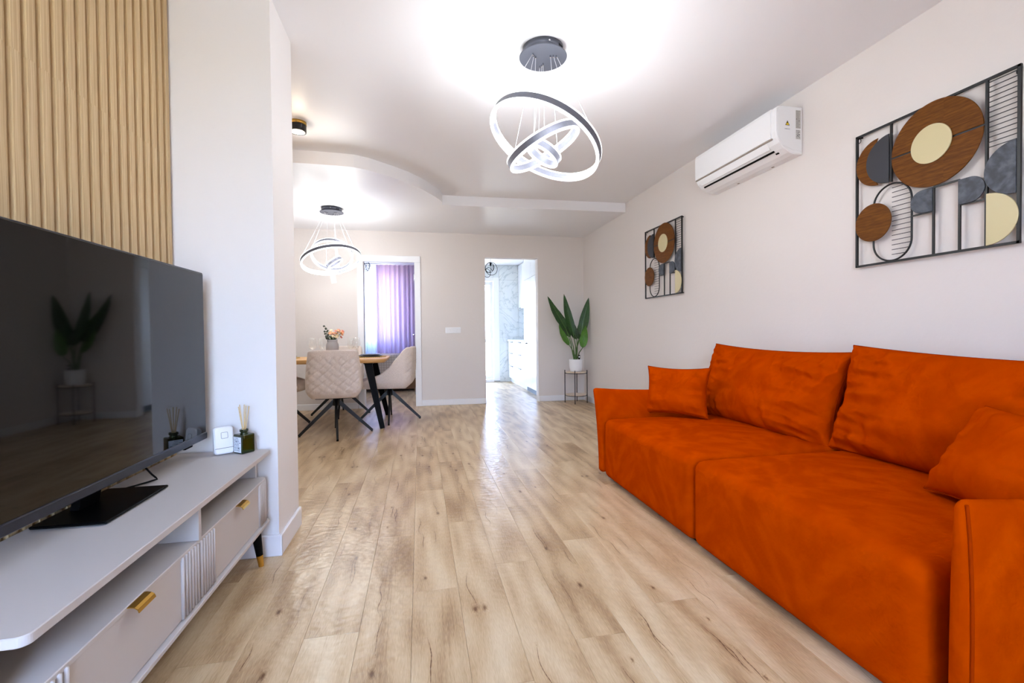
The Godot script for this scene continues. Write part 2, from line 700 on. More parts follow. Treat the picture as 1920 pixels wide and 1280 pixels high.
func wall_with_holes(x0: float, x1: float, y1: float, z0: float, z1: float, holes: Array) -> SurfaceTool:
	# a wall along x; holes are [x0, x1, y0, y1] from left to right
	var st := mb()
	var x := x0
	for hl in holes:
		box_ext(st, Vector3(x, 0, z0), Vector3(hl[0], y1, z1))
		if hl[2] > 0.0:
			box_ext(st, Vector3(hl[0], 0, z0), Vector3(hl[1], hl[2], z1))
		box_ext(st, Vector3(hl[0], hl[3], z0), Vector3(hl[1], y1, z1))
		x = hl[1]
	box_ext(st, Vector3(x, 0, z0), Vector3(x1, y1, z1))
	return st

func shell() -> void:
	var st := mb()
	box_ext(st, Vector3(XR, 0, -10.1), Vector3(XR + 0.15, 2.75, 1.7))
	struct("wall_right", st, M.wall, "cream painted wall behind the sofa")
	struct("wall_back", wall_with_holes(-2.6, XR, UPPER, ZB - 0.15, ZB, [[-0.79, -0.04, 0.0, 2.10], [0.955, 1.758, 0.0, 2.16]]), M.wall, "cream painted wall with two doorways")
	st = mb()
	box_ext(st, Vector3(-1.25, 0, -2.34), Vector3(-1.092, UPPER, 1.5))
	struct("wall_left", st, M.wall)
	st = mb()
	box_ext(st, Vector3(-1.25, 0, -2.70), Vector3(-0.66, UPPER, -2.34))
	struct("wall_partition", st, M.partition, "white end of the partition beside the television")
	st = mb()
	box_ext(st, Vector3(-1.25, 0, -4.12), Vector3(-1.045, UPPER, -2.70))
	box_ext(st, Vector3(-2.6, 0, -4.12), Vector3(-1.25, UPPER, -3.97))
	struct("wall_passage", st, M.wall)
	st = mb()
	box_ext(st, Vector3(-2.75, 0, -10.0), Vector3(-2.6, 2.75, -3.97))
	struct("wall_dining", st, M.wall)
	struct("wall_rear", wall_with_holes(-1.25, XR, UPPER, 1.5, 1.65, [[-1.0, 0.35, 0.45, 2.32]]), M.wall)
	# ceilings
	st = mb()
	box_ext(st, Vector3(-2.75, UPPER, -10.1), Vector3(XR + 0.15, 2.75, 1.7))
	struct("ceiling", st, M.ceiling, "white satin ceiling")
	var edge := [Vector2(-2.6, -4.10), Vector2(-1.10, -4.235), Vector2(-0.843, -4.238), Vector2(-0.66, -4.25), Vector2(-0.543, -4.263), Vector2(-0.42, -4.325), Vector2(-0.31, -4.415), Vector2(-0.19, -4.52), Vector2(-0.077, -4.635), Vector2(0.02, -4.76), Vector2(0.107, -4.90), Vector2(0.18, -5.03), Vector2(0.245, -5.16), Vector2(0.268, -5.25), Vector2(0.268, -5.33), Vector2(XR, -5.30), Vector2(XR, -9.95), Vector2(-2.6, -9.95)]
	edge[0] = Vector2(-2.6, -4.235)
	var poly := PackedVector2Array()
	for e in edge:
		poly.append(Vector2(e.x, -e.y))
	# x,y of the outline become x,-z of the room; depth runs up
	st = mb()
	extrude(st, poly, UPPER - LOWER, 0.0, Transform3D(Basis(Vector3(1, 0, 0), Vector3(0, 0, -1), Vector3(0, 1, 0)), Vector3(0, LOWER, 0)))
	struct("ceiling_lower", st, M.ceiling, "dropped ceiling with a curved white edge")
	# baseboards
	var bb := func(called: String, parts: Array) -> void:
		var s := mb()
		for p in parts:
			bevel_box(s, (p[0] + p[1]) * 0.5, p[1] - p[0], 0.004)
		struct(called, s, M.trim)
	bb.call("baseboard_back", [[Vector3(-2.6, 0, ZB), Vector3(-0.86, 0.085, ZB + 0.014)], [Vector3(0.022, 0, ZB), Vector3(0.955, 0.085, ZB + 0.014)], [Vector3(1.758, 0, ZB), Vector3(XR, 0.085, ZB + 0.014)]])
	bb.call("baseboard_right", [[Vector3(XR - 0.014, 0, ZB + 0.015), Vector3(XR, 0.085, 1.5)]])
	bb.call("baseboard_partition", [[Vector3(-1.09, 0, -2.34), Vector3(-0.645, 0.10, -2.326)], [Vector3(-0.66, 0, -2.70), Vector3(-0.645, 0.10, -2.3265)]])
	bb.call("baseboard_passage", [[Vector3(-1.045, 0, -4.12), Vector3(-1.031, 0.085, -2.70)]])
	# kitchen and bedroom outer walls
	struct("wall_kitchen", wall_with_holes(0.6, XR, LOWER, -9.95, -9.81, [[0.66, 1.60, 0.03, 2.2]]), M.grout)
	st = mb()
	box_ext(st, Vector3(0.45, 0, -9.95), Vector3(0.6, LOWER, ZB - 0.15))
	struct("wall_between", st, M.kitchen_wall)
	struct("wall_bedroom", wall_with_holes(-2.6, 0.45, LOWER, -9.95, -9.81, [[-2.3, -0.40, 0.9, 2.35]]), M.kitchen_wall)
	# rear window (behind the camera) and its panes
	window_frame("window_1", Vector3(-1.0, 0.45, 1.575), Vector2(1.35, 1.87), 2, M.trim)
	window_frame("window_2", Vector3(-2.3, 0.9, -9.88), Vector2(1.90, 1.45), 2, M.trim)
	# bedroom door frame
	var fr := Node3D.new()
	fr.name = "door_1"
	add_child(fr)
	fr.set_meta("kind", "structure")
	fr.set_meta("label", "white door frame of the bedroom doorway")
	for s in [[-0.85, -0.765], [-0.065, 0.022]]:
		st = mb()
		bevel_box(st, Vector3((s[0] + s[1]) * 0.5, 1.03, ZB + 0.008), Vector3(s[1] - s[0], 2.06, 0.016), 0.004)
		var j0: float = -0.79 if s[0] < -0.4 else -0.065
		box_ext(st, Vector3(j0, 0, ZB - 0.15), Vector3(j0 + 0.025, 2.10, ZB), 0.003)
		put("jamb", st, M.trim, fr)
	st = mb()
	bevel_box(st, Vector3(-0.414, 2.105, ZB + 0.008), Vector3(0.872, 0.09, 0.016), 0.004)
	box_ext(st, Vector3(-0.79, 2.075, ZB - 0.15), Vector3(-0.04, 2.10, ZB), 0.003)
	put("head", st, M.trim, fr)
	for y in [0.22, 1.85]:
		st = mb()
		tube(st, [Vector3(-0.068, y - 0.05, ZB - 0.02), Vector3(-0.068, y + 0.05, ZB - 0.02)], 0.007, 8)
		put("hinge", st, M.steel, fr)

func window_frame(called: String, at: Vector3, size: Vector2, panes: int, m: Material) -> void:
	var o := Node3D.new()
	o.name = called
	add_child(o)
	o.position = at
	o.set_meta("kind", "structure")
	var w := size.x / panes
	for k in panes:
		var st := mb()
		var x0 := k * w
		bevel_box(st, Vector3(x0 + 0.03, size.y * 0.5, 0), Vector3(0.06, size.y, 0.06), 0.005)
		bevel_box(st, Vector3(x0 + w - 0.03, size.y * 0.5, 0), Vector3(0.06, size.y, 0.06), 0.005)
		bevel_box(st, Vector3(x0 + w * 0.5, 0.03, 0), Vector3(w - 0.12, 0.06, 0.06), 0.005)
		bevel_box(st, Vector3(x0 + w * 0.5, size.y - 0.03, 0), Vector3(w - 0.12, 0.06, 0.06), 0.005)
		var f := put("window_frame", st, m, o)
		st = mb()
		box_ext(st, Vector3(x0 + 0.055, 0.055, -0.004), Vector3(x0 + w - 0.055, size.y - 0.055, 0.004))
		put("pane", st, M.pane, f)

func floor_planks() -> void:
	var st := mb()
	box_ext(st, Vector3(-2.75, -0.15, -10.1), Vector3(XR + 0.15, -0.0105, 1.7))
	var fl := struct("floor", st, M.subfloor, "pale oak plank floor")
	var W := 0.18
	var Ln := 1.22
	var gap := 0.0002
	var cols := int(ceil((XR + 2.6) / W))
	var r := RandomNumberGenerator.new()
	r.seed = 19
	for c in cols:
		var x1 := XR - c * W
		var x0 := maxf(x1 - W, -2.6)
		var z := 1.5 - fposmod(c * 0.437 + r.randf() * 0.12, 1.0) * Ln
		var a := 1.5
		while a > -9.95:
			var b := maxf(z, -9.95)
			if a - b > 0.03 and not hidden_plank(x0, x1, a, b):
				fl.add_child(plank(fl, x0 + gap, x1 - gap, b + gap, a - gap, r))
			a = b
			z -= Ln
			if b <= -9.95:
				break

func hidden_plank(x0: float, x1: float, a: float, b: float) -> bool:
	if x1 < -1.10 and b > -3.9:
		return true
	if x0 < -1.3 and a < -6.95:
		return true
	return false

func plank(fl: Node, x0: float, x1: float, z0: float, z1: float, r: RandomNumberGenerator) -> MeshInstance3D:
	# top at y = 0 with a fine chamfer; u runs along the plank on one strip of the print
	var s := r.randi_range(0, STRIPS - 1)
	var turn := r.randf() < 0.5
	var u0 := r.randf_range(0.0, maxf(0.0, 1.0 - (z1 - z0) / 1.22))
	var ch := 0.0005
	var st := mb()
	var V := func(x: float, y: float, z: float, n: Vector3) -> void:
		var u := u0 + (z - z0) / 1.22
		var v := (x - x0) / 0.18
		if turn:
			u = 1.0 - u; v = 1.0 - v
		st.set_normal(n)
		st.set_uv(Vector2(clampf(u, 0.001, 0.999), (s + clampf(v, 0.01, 0.99)) / STRIPS))
		st.set_tangent(Plane(0, 0, 1, 1))
		st.add_vertex(Vector3(x, y, z))
	var q := func(pts: Array, n: Vector3) -> void:
		for k in [0, 2, 1, 0, 3, 2]:
			V.call(pts[k].x, pts[k].y, pts[k].z, n)
	var i0 := x0 + ch; var i1 := x1 - ch; var j0 := z0 + ch; var j1 := z1 - ch
	q.call([Vector3(i0, 0, j1), Vector3(i1, 0, j1), Vector3(i1, 0, j0), Vector3(i0, 0, j0)], Vector3.UP)
	var d := -0.010
	q.call([Vector3(x0, d, z1), Vector3(x1, d, z1), Vector3(i1, 0, j1), Vector3(i0, 0, j1)], Vector3(0, 0.5, 0.87))
	q.call([Vector3(x1, d, z1), Vector3(x1, d, z0), Vector3(i1, 0, j0), Vector3(i1, 0, j1)], Vector3(0.87, 0.5, 0))
	q.call([Vector3(x1, d, z0), Vector3(x0, d, z0), Vector3(i0, 0, j0), Vector3(i1, 0, j0)], Vector3(0, 0.5, -0.87))
	q.call([Vector3(x0, d, z0), Vector3(x0, d, z1), Vector3(i0, 0, j1), Vector3(i0, 0, j0)], Vector3(-0.87, 0.5, 0))
	var o := MeshInstance3D.new()
	o.name = "plank" if not fl.has_node("plank") else "plank_%03d" % fl.get_child_count()
	o.mesh = st.commit()
	o.material_override = M.plank
	return o

func slat_panel() -> void:
	var t := thing("slat_wall_panel", "ribbed light oak panel covering the wall behind the television", "wall panel", Vector3(-1.092, 0, 0))
	var z := -2.337
	var p := 0.0525
	var n := 28
	var back := mb()
	box_ext(back, Vector3(0, 0, z), Vector3(0.009, UPPER, z + p * n))
	put("backing", back, M.slat_back, t)
	var st := mb()
	# rounded rib profile, with a small shoulder on one side
	var prof := PackedVector2Array([Vector2(0.009, 0.0), Vector2(0.0145, 0.0012), Vector2(0.0150, 0.0125), Vector2(0.0195, 0.0135), Vector2(0.0205, 0.0155), Vector2(0.0205, 0.0405), Vector2(0.0190, 0.0430), Vector2(0.009, 0.0445)])
	extrude(st, prof, UPPER - 0.002, 0.0, Transform3D(Basis(Vector3(1, 0, 0), Vector3(0, 0, 1), Vector3(0, 1, 0)), Vector3(0, 0.001, 0)))
	var mesh := mesh_of(st)
	for k in n:
		var s := put("slat", mesh, M.slat, t)
		s.position = Vector3(0, 0, z + k * p + 0.004)

# ---------------------------------------------------------------- sofa
func pillow(w: float, h: float, t: float, seed_value: int, ear := 0.05, crease := 0.010, n := 84) -> SurfaceTool:
	# a stuffed cushion in the x,y plane, seam all round, with creases that run in from the seam
	var st := mb()
	st.set_smooth_group(0)
	var nz := noise(seed_value)
	var g := []
	for side in [1.0, -1.0]:
		var rows := []
		for i in n + 1:
			var row := []
			for j in n + 1:
				var u := sin(PI * 0.5 * (2.0 * i / n - 1.0))
				var v := sin(PI * 0.5 * (2.0 * j / n - 1.0))
				var x := w * 0.5 * u * (1.0 - ear * (1.0 - v * v) * u * u)
				var y := h * 0.5 * v * (1.0 - ear * (1.0 - u * u) * v * v)
				var fu := 1.0 - pow(absf(u), 3.2)
				var fv := 1.0 - pow(absf(v), 3.2)
				var z := t * 0.5 * pow(maxf(fu * fv, 0.0), 0.5)
				var near_v := pow(absf(v), 2.0) * fv * 2.2
				var near_u := pow(absf(u), 2.0) * fu * 2.2
				var cr := nz.get_noise_2d(x * 14.0 + y * 5.0, y * 2.2 + side * 9.0) * near_v + nz.get_noise_2d(x * 2.2 + 40.0, y * 15.0 + side * 7.0) * near_u
				# folds that pull in from the upper seam and the corners
				var fold := 1.0 - 2.2 * absf(nz.get_noise_2d(x * 7.5 - y * 4.5 + 20.0, y * 1.3 + side * 5.0))
				cr += maxf(fold, 0.0) * clampf(v * 1.1 + 0.15, 0.0, 1.0) * fv * 0.9
				var fold2 := 1.0 - 2.4 * absf(nz.get_noise_2d(x * 1.6 + 60.0, y * 10.0 + x * 2.0 + side * 3.0))
				cr += maxf(fold2, 0.0) * clampf(absf(u) * 1.8 - 0.7, 0.0, 1.0) * fu * 0.9
				cr += nz.get_noise_2d(x * 5.0, y * 5.0 + 80.0) * 0.5 * fu * fv
				z += cr * crease * minf(1.0, z / 0.03)
				row.append(Vector3(x, y, z * side))
			rows.append(row)
		g.append(rows)
	for i in n:
		for j in n:
			quad(st, g[0][i][j], g[0][i + 1][j], g[0][i + 1][j + 1], g[0][i][j + 1])
			quad(st, g[1][i][j], g[1][i][j + 1], g[1][i + 1][j + 1], g[1][i + 1][j])
	return st

func pillow_outline(w: float, h: float, ear: float, n := 80) -> Array:
	var pts := []
	for e in [[0, 1], [1, 0], [2, -1], [3, 0]]:
		for k in n / 4:
			var s := sin(PI * 0.5 * (2.0 * k / (n / 4) - 1.0))
			var u := 0.0
			var v := 0.0
			match e[0]:
				0: u = s; v = 1.0
				1: u = 1.0; v = -s
				2: u = -s; v = -1.0
				3: u = -1.0; v = s
			pts.append(Vector3(w * 0.5 * u * (1.0 - ear * (1.0 - v * v) * u * u), h * 0.5 * v * (1.0 - ear * (1.0 - u * u) * v * v), 0))
	return pts

func sofa() -> void:
	var t := thing("sofa", "orange velvet two-seat sofa against the cream wall", "sofa")
	var X0 := 1.262
	# two seat blocks
	for zz in [[-3.075, -2.004], [-1.994, -0.955]]:
		var st := mb()
		var size := Vector3(0.98, 0.405, zz[1] - zz[0])
		var c := Vector3(X0 + size.x * 0.5, 0.018 + size.y * 0.5, (zz[0] + zz[1]) * 0.5)
		soft_box(st, c, size, 0.045, 40, func(p: Vector3, h: Vector3) -> Vector3:
			var q := p
			var crown := (1.0 - pow(absf(p.x) / h.x, 4.0)) * (1.0 - pow(absf(p.z) / h.z, 4.0))
			if p.y > 0.0: q.y += 0.012 * crown * p.y / h.y
			q.x += -0.006 * (1.0 - pow(absf(p.y) / h.y, 2.0)) * (1.0 - pow(absf(p.z) / h.z, 4.0)) if p.x < 0.0 else 0.0
			return q)
		put("seat", st, M.velvet, t)
	# backrest behind the cushions
	var st2 := mb()
	soft_box(st2, Vector3(2.415, 0.40, -2.015), Vector3(0.09, 0.74, 2.12), 0.04, 6)
	put("backrest", st2, M.velvet, t)
	# plinth
	st2 = mb()
	box_ext(st2, Vector3(X0 + 0.06, 0.0, -3.05), Vector3(2.40, 0.05, -0.97))
	put("base", st2, M.black, t)
	# arms: upright padded panels whose top front corner leans out
	for s in [-1.0, 1.0]:
		st2 = mb()
		var zc := -3.125 if s < 0.0 else -0.872
		var size2 := Vector3(1.19, 0.59, 0.058)
		var bend := func(p: Vector3, h: Vector3) -> Vector3:
			var q := p
			var k := clampf(p.y / h.y * 0.5 + 0.5, 0.0, 1.0)
			var taper := 1.0 - 0.55 * pow(k, 4.0)
			q.z = p.z * taper * (1.0 + 0.25 * (1.0 - pow(absf(p.x) / h.x, 4.0)))
			q.z += s * 0.025 * pow(k, 1.6) * (0.6 + 0.4 * clampf(-p.x / h.x * 0.5 + 0.5, 0, 1))
			var front := clampf(-p.x / h.x, 0.0, 1.0)
			q.x -= 0.035 * pow(k, 2.0) * front
			q.y += 0.012 * pow(front, 3.0) * k - 0.018 * (1.0 - pow(absf(p.x) / h.x, 2.0)) * pow(k, 3.0)
			return q
		soft_box(st2, Vector3(X0 - 0.012 + size2.x * 0.5, 0.035 + size2.y * 0.5, zc), size2, 0.026, 16, bend)
		var arm := put("arm", st2, M.velvet, t)
		# piping along the outer edge of the front
		var pts := []
		for k in 25:
			var y := lerpf(-0.28, 0.285, k / 24.0)
			var p := Vector3(-size2.x * 0.5 + 0.010, y, s * (size2.z * 0.5 - 0.004))
			var q: Vector3 = bend.call(p, size2 * 0.5)
			pts.append(Vector3(X0 - 0.012 + size2.x * 0.5, 0.035 + size2.y * 0.5, zc) + q)
		st2 = mb()
		tube(st2, pts, 0.004, 6)
		put("piping", st2, M.piping, arm)
	# loose cushions: each is a thing of its own
	var defs := [
		["back_cushion", "orange velvet back cushion on the seat by the small wall art", 1.18, 0.545, 0.25, Vector3(2.165, 0.660, -2.612), -90.0, 15.0, -1.2, 401, 0.085, "sofa back cushions"],
		["back_cushion", "orange velvet back cushion below the large wall art", 1.15, 0.545, 0.25, Vector3(2.150, 0.665, -1.466), -90.0, 15.0, -2.2, 402, 0.075, "sofa back cushions"],
		["throw_pillow", "small dark orange pillow leaning on the arm near the plant", 0.44, 0.345, 0.14, Vector3(1.785, 0.610, -3.00), -22.0, 17.0, 0.0, 403, 0.10, "small sofa pillows"],
		["throw_pillow", "small orange pillow tipped on its corner at the arm below the large wall art", 0.44, 0.36, 0.15, Vector3(1.835, 0.600, -1.13), -128.0, 20.0, 26.0, 404, 0.09, "small sofa pillows"]]
	for d in defs:
		var o := thing(d[0], d[1], "cushion", Vector3.ZERO, 0.0, d[11])
		o.transform = Transform3D(Basis(Vector3.UP, deg_to_rad(d[6])) * Basis(Vector3.RIGHT, deg_to_rad(-d[7])) * Basis(Vector3.BACK, deg_to_rad(d[8])), d[5])
		var me2 := pillow(d[2], d[3], d[4], d[9], d[10], 0.026 if d[2] > 0.6 else 0.011)
		if d[0] == "throw_pillow":
			# width, height and face directions read from the pillow's corners
			var wd := Vector3(0.667, 0, 0.746) if d[9] == 403 else Vector3(-0.33, 0, 0.944)
			var ud := Vector3(0.746 * 0.24, 0.97, -0.667 * 0.24) if d[9] == 403 else Vector3(0.5, 0.83, 0.22)
			ud = (ud - wd * ud.dot(wd)).normalized()
			o.transform = Transform3D(Basis(wd, ud, wd.cross(ud)), d[5])
		put("cover", me2, M.velvet, o)
		var st3 := mb()
		tube(st3, pillow_outline(d[2] + 0.004, d[3] + 0.004, d[10]), 0.003, 6, true)
		put("seam", st3, M.piping, o)

# ---------------------------------------------------------------- television and its stand
func tv_stand() -> void:
	var t := thing("tv_stand", "greige television stand with fluted drawers and brass pulls", "tv stand", Vector3(-1.062, 0, -1.630))
	# own axes: x out of the wall, z along it
	var D := 0.382
	var L := 1.36
	var outline := func(d: float, l: float, r: float) -> PackedVector2Array:
		var p := PackedVector2Array([Vector2(0, l * 0.5), Vector2(0, -l * 0.5)])
		for k in 9:
			var a := -PI * 0.5 + PI * 0.5 * k / 8.0
			p.append(Vector2(d - r + r * cos(a), -l * 0.5 + r + r * sin(a)))
		for k in 9:
			var a := PI * 0.5 * k / 8.0
			p.append(Vector2(d - r + r * cos(a), l * 0.5 - r + r * sin(a)))
		return p
	var flat := func(y: float) -> Transform3D:
		return Transform3D(Basis(Vector3(1, 0, 0), Vector3(0, 0, 1), Vector3(0, 1, 0)), Vector3(0, y, 0))
	var slab := func(called: String, y0: float, th: float, d: float, l: float, r: float, m: Material) -> void:
		var s := mb()
		extrude(s, outline.call(d, l, r), th, 0.002, flat.call(y0))
		put(called, s, m, t)
	slab.call("top", 0.490, 0.020, D, L, 0.02, M.greige)
	slab.call("shelf", 0.372, 0.014, D - 0.016, L - 0.02, 0.025, M.greige)
	slab.call("bottom", 0.178, 0.014, D - 0.004, L - 0.004, 0.028, M.greige)
	var st := mb()
	box_ext(st, Vector3(0, 0.192, -L * 0.5 + 0.01), Vector3(0.012, 0.489, L * 0.5 - 0.01))
	put("back_panel", st, M.greige, t)
	for z in [-0.009, -L * 0.5 + 0.006, L * 0.5 - 0.024]:
		st = mb()
		box_ext(st, Vector3(0.012, 0.3865, z), Vector3(D - (0.012 if absf(z) < 0.1 else 0.06), 0.4895, z + 0.018), 0.001)
		put("divider" if absf(z) < 0.1 else "side_panel", st, M.greige, t)
	# drawer boxes with a flat front, flutes at both ends and a brass pull
	for s in [-1.0, 1.0]:
		var dr := Node3D.new()
		dr.name = "drawer" if s < 0.0 else "drawer_001"
		t.add_child(dr)
		var z0 := 0.002 if s > 0.0 else -L * 0.5 + 0.012
		var z1 := L * 0.5 - 0.012 if s > 0.0 else -0.002
		st = mb()
		box_ext(st, Vector3(0.014, 0.193, z0 + 0.002), Vector3(D - 0.06, 0.371, z1 - 0.002))
		put("drawer_box", st, M.greige, dr)
		st = mb()
		# front slightly higher than the shelf line, corner rounded at the end of the stand
		var f0 := z0 + (0.0 if s > 0.0 else 0.022)
		var f1 := z1 - (0.0 if s < 0.0 else 0.022)
		bevel_box(st, Vector3(D - 0.030, 0.287, (f0 + f1) * 0.5), Vector3(0.022, 0.186, f1 - f0), 0.002)
		put("front", st, M.greige, dr)
		for k in 6:
			for e in 2:
				var inner: bool = (e == 0) == (s > 0.0)
				var zz := z0 + 0.010 + k * 0.0185 if e == 0 else z1 - 0.010 - k * 0.0185
				var x := D - 0.0170
				if not inner:
					# follow the rounded end
					var q := k * 0.0185
					var r := 0.022
					if q < r:
						x = D - 0.0170 - r + sqrt(maxf(0.0, r * r - (r - q) * (r - q)))
				st = mb()
				var pr := PackedVector3Array()
				var h := 0.184
				lathe(st, [Vector2(0.0003, 0.195), Vector2(0.0060, 0.196), Vector2(0.0060, 0.195 + h - 0.002), Vector2(0.0003, 0.195 + h)], 10, Transform3D(Basis(), Vector3(x, 0, zz)))
				put("flute", st, M.greige, dr)
		# pull: a brass strip folded over the top edge
		st = mb()
		var zc := (z0 + z1) * 0.5 + (0.0)
		var prof := [Vector2(-0.018, 0.0), Vector2(0.012, 0.0), Vector2(0.022, -0.002), Vector2(0.029, -0.007), Vector2(0.032, -0.015)]
		var th := 0.002
		for k in prof.size() - 1:
			var a: Vector2 = prof[k]
			var b: Vector2 = prof[k + 1]
			bar(st, Vector3(D - 0.022 + a.x, 0.3825 + a.y, zc), Vector3(D - 0.022 + b.x, 0.3825 + b.y, zc), Vector2(0.072, th), Vector2(0.072, th), Vector3(0, 0, 1))
		put("pull", st, M.brass, dr, "brass pull")
	for sx in [0.0, 1.0]:
		for sz in [-1.0, 1.0]:
			var top := Vector3(0.05 + sx * (D - 0.095), 0.178, sz * (L * 0.5 - 0.085))
			var foot := top + Vector3((sx - 0.5) * 0.03, -0.178, sz * 0.02)
			var mid := top.lerp(foot, 0.70)
			st = mb()
			tube(st, [top, mid], [0.021, 0.014], 16)
			var leg := put("leg", st, M.black, t)
			st = mb()
			tube(st, [mid, foot], [0.0146, 0.011], 16)
			put("brass_tip", st, M.brass, leg)

func television() -> void:
	var t := thing("television", "large flat black television on the greige stand", "television", Vector3(-0.92, 0.5115, -1.63))
	var w := 1.225
	var y0 := 0.075
	var y1 := 0.795
	var st := mb()
	bevel_box(st, Vector3(-0.011, (y0 + y1) * 0.5, 0), Vector3(0.018, y1 - y0, w), 0.002)
	put("frame", st, M.bezel, t)
	st = mb()
	bevel_box(st, Vector3(-0.0005, (y0 + 0.030 + y1 - 0.006) * 0.5, 0), Vector3(0.004, y1 - y0 - 0.036, w - 0.012), 0.0008)
	put("screen", st, M.screen, t, "glossy dark screen")
	st = mb()
	bevel_box(st, Vector3(0.001, y0 + 0.0150, 0), Vector3(0.008, 0.029, w - 0.002), 0.003)
	put("chin", st, M.bezel, t)
	st = mb()
	soft_box(st, Vector3(-0.042, 0.34, 0), Vector3(0.046, 0.42, 0.86), 0.018, 4)
	put("rear_housing", st, M.tv_back, t)
	st = mb()
	bevel_box(st, Vector3(-0.03, 0.0055, -0.005), Vector3(0.185, 0.008, 0.325), 0.003)
	put("foot_plate", st, M.gloss_black, t)
	st = mb()
	bar(st, Vector3(-0.085, 0.008, 0), Vector3(-0.050, 0.20, 0), Vector2(0.09, 0.022), Vector2(0.09, 0.022), Vector3(0, 0, 1))
	put("neck", st, M.tv_back, t)
	st = mb()
	var y := y0 - 0.004
	bevel_box(st, Vector3(-0.006, y, -0.46), Vector3(0.012, 0.008, 0.06), 0.002)
	put("sensor", st, M.tv_back, t)
	# power cord hanging behind the set
	var c := mb()
	var pts := []
	var ctrl := [Vector3(-0.965, 0.66, -1.80), Vector3(-0.955, 0.585, -1.835), Vector3(-0.945, 0.540, -1.870), Vector3(-0.935, 0.5185, -1.885), Vector3(-0.955, 0.516, -1.86), Vector3(-0.99, 0.516, -1.80), Vector3(-1.03, 0.516, -1.70)]
	var cv := Curve3D.new()
	for k in ctrl.size():
		var tan: Vector3 = (ctrl[mini(k + 1, ctrl.size() - 1)] - ctrl[maxi(k - 1, 0)]) * 0.18
		cv.add_point(ctrl[k], -tan, tan)
	for k in 41:
		pts.append(cv.sample_baked(cv.get_baked_length() * k / 40.0))
	tube(c, pts, 0.0032, 8)
	var cord := put("power_cord", c, M.black)
	tag(cord, "thin black cord looping behind the television foot", "cord")

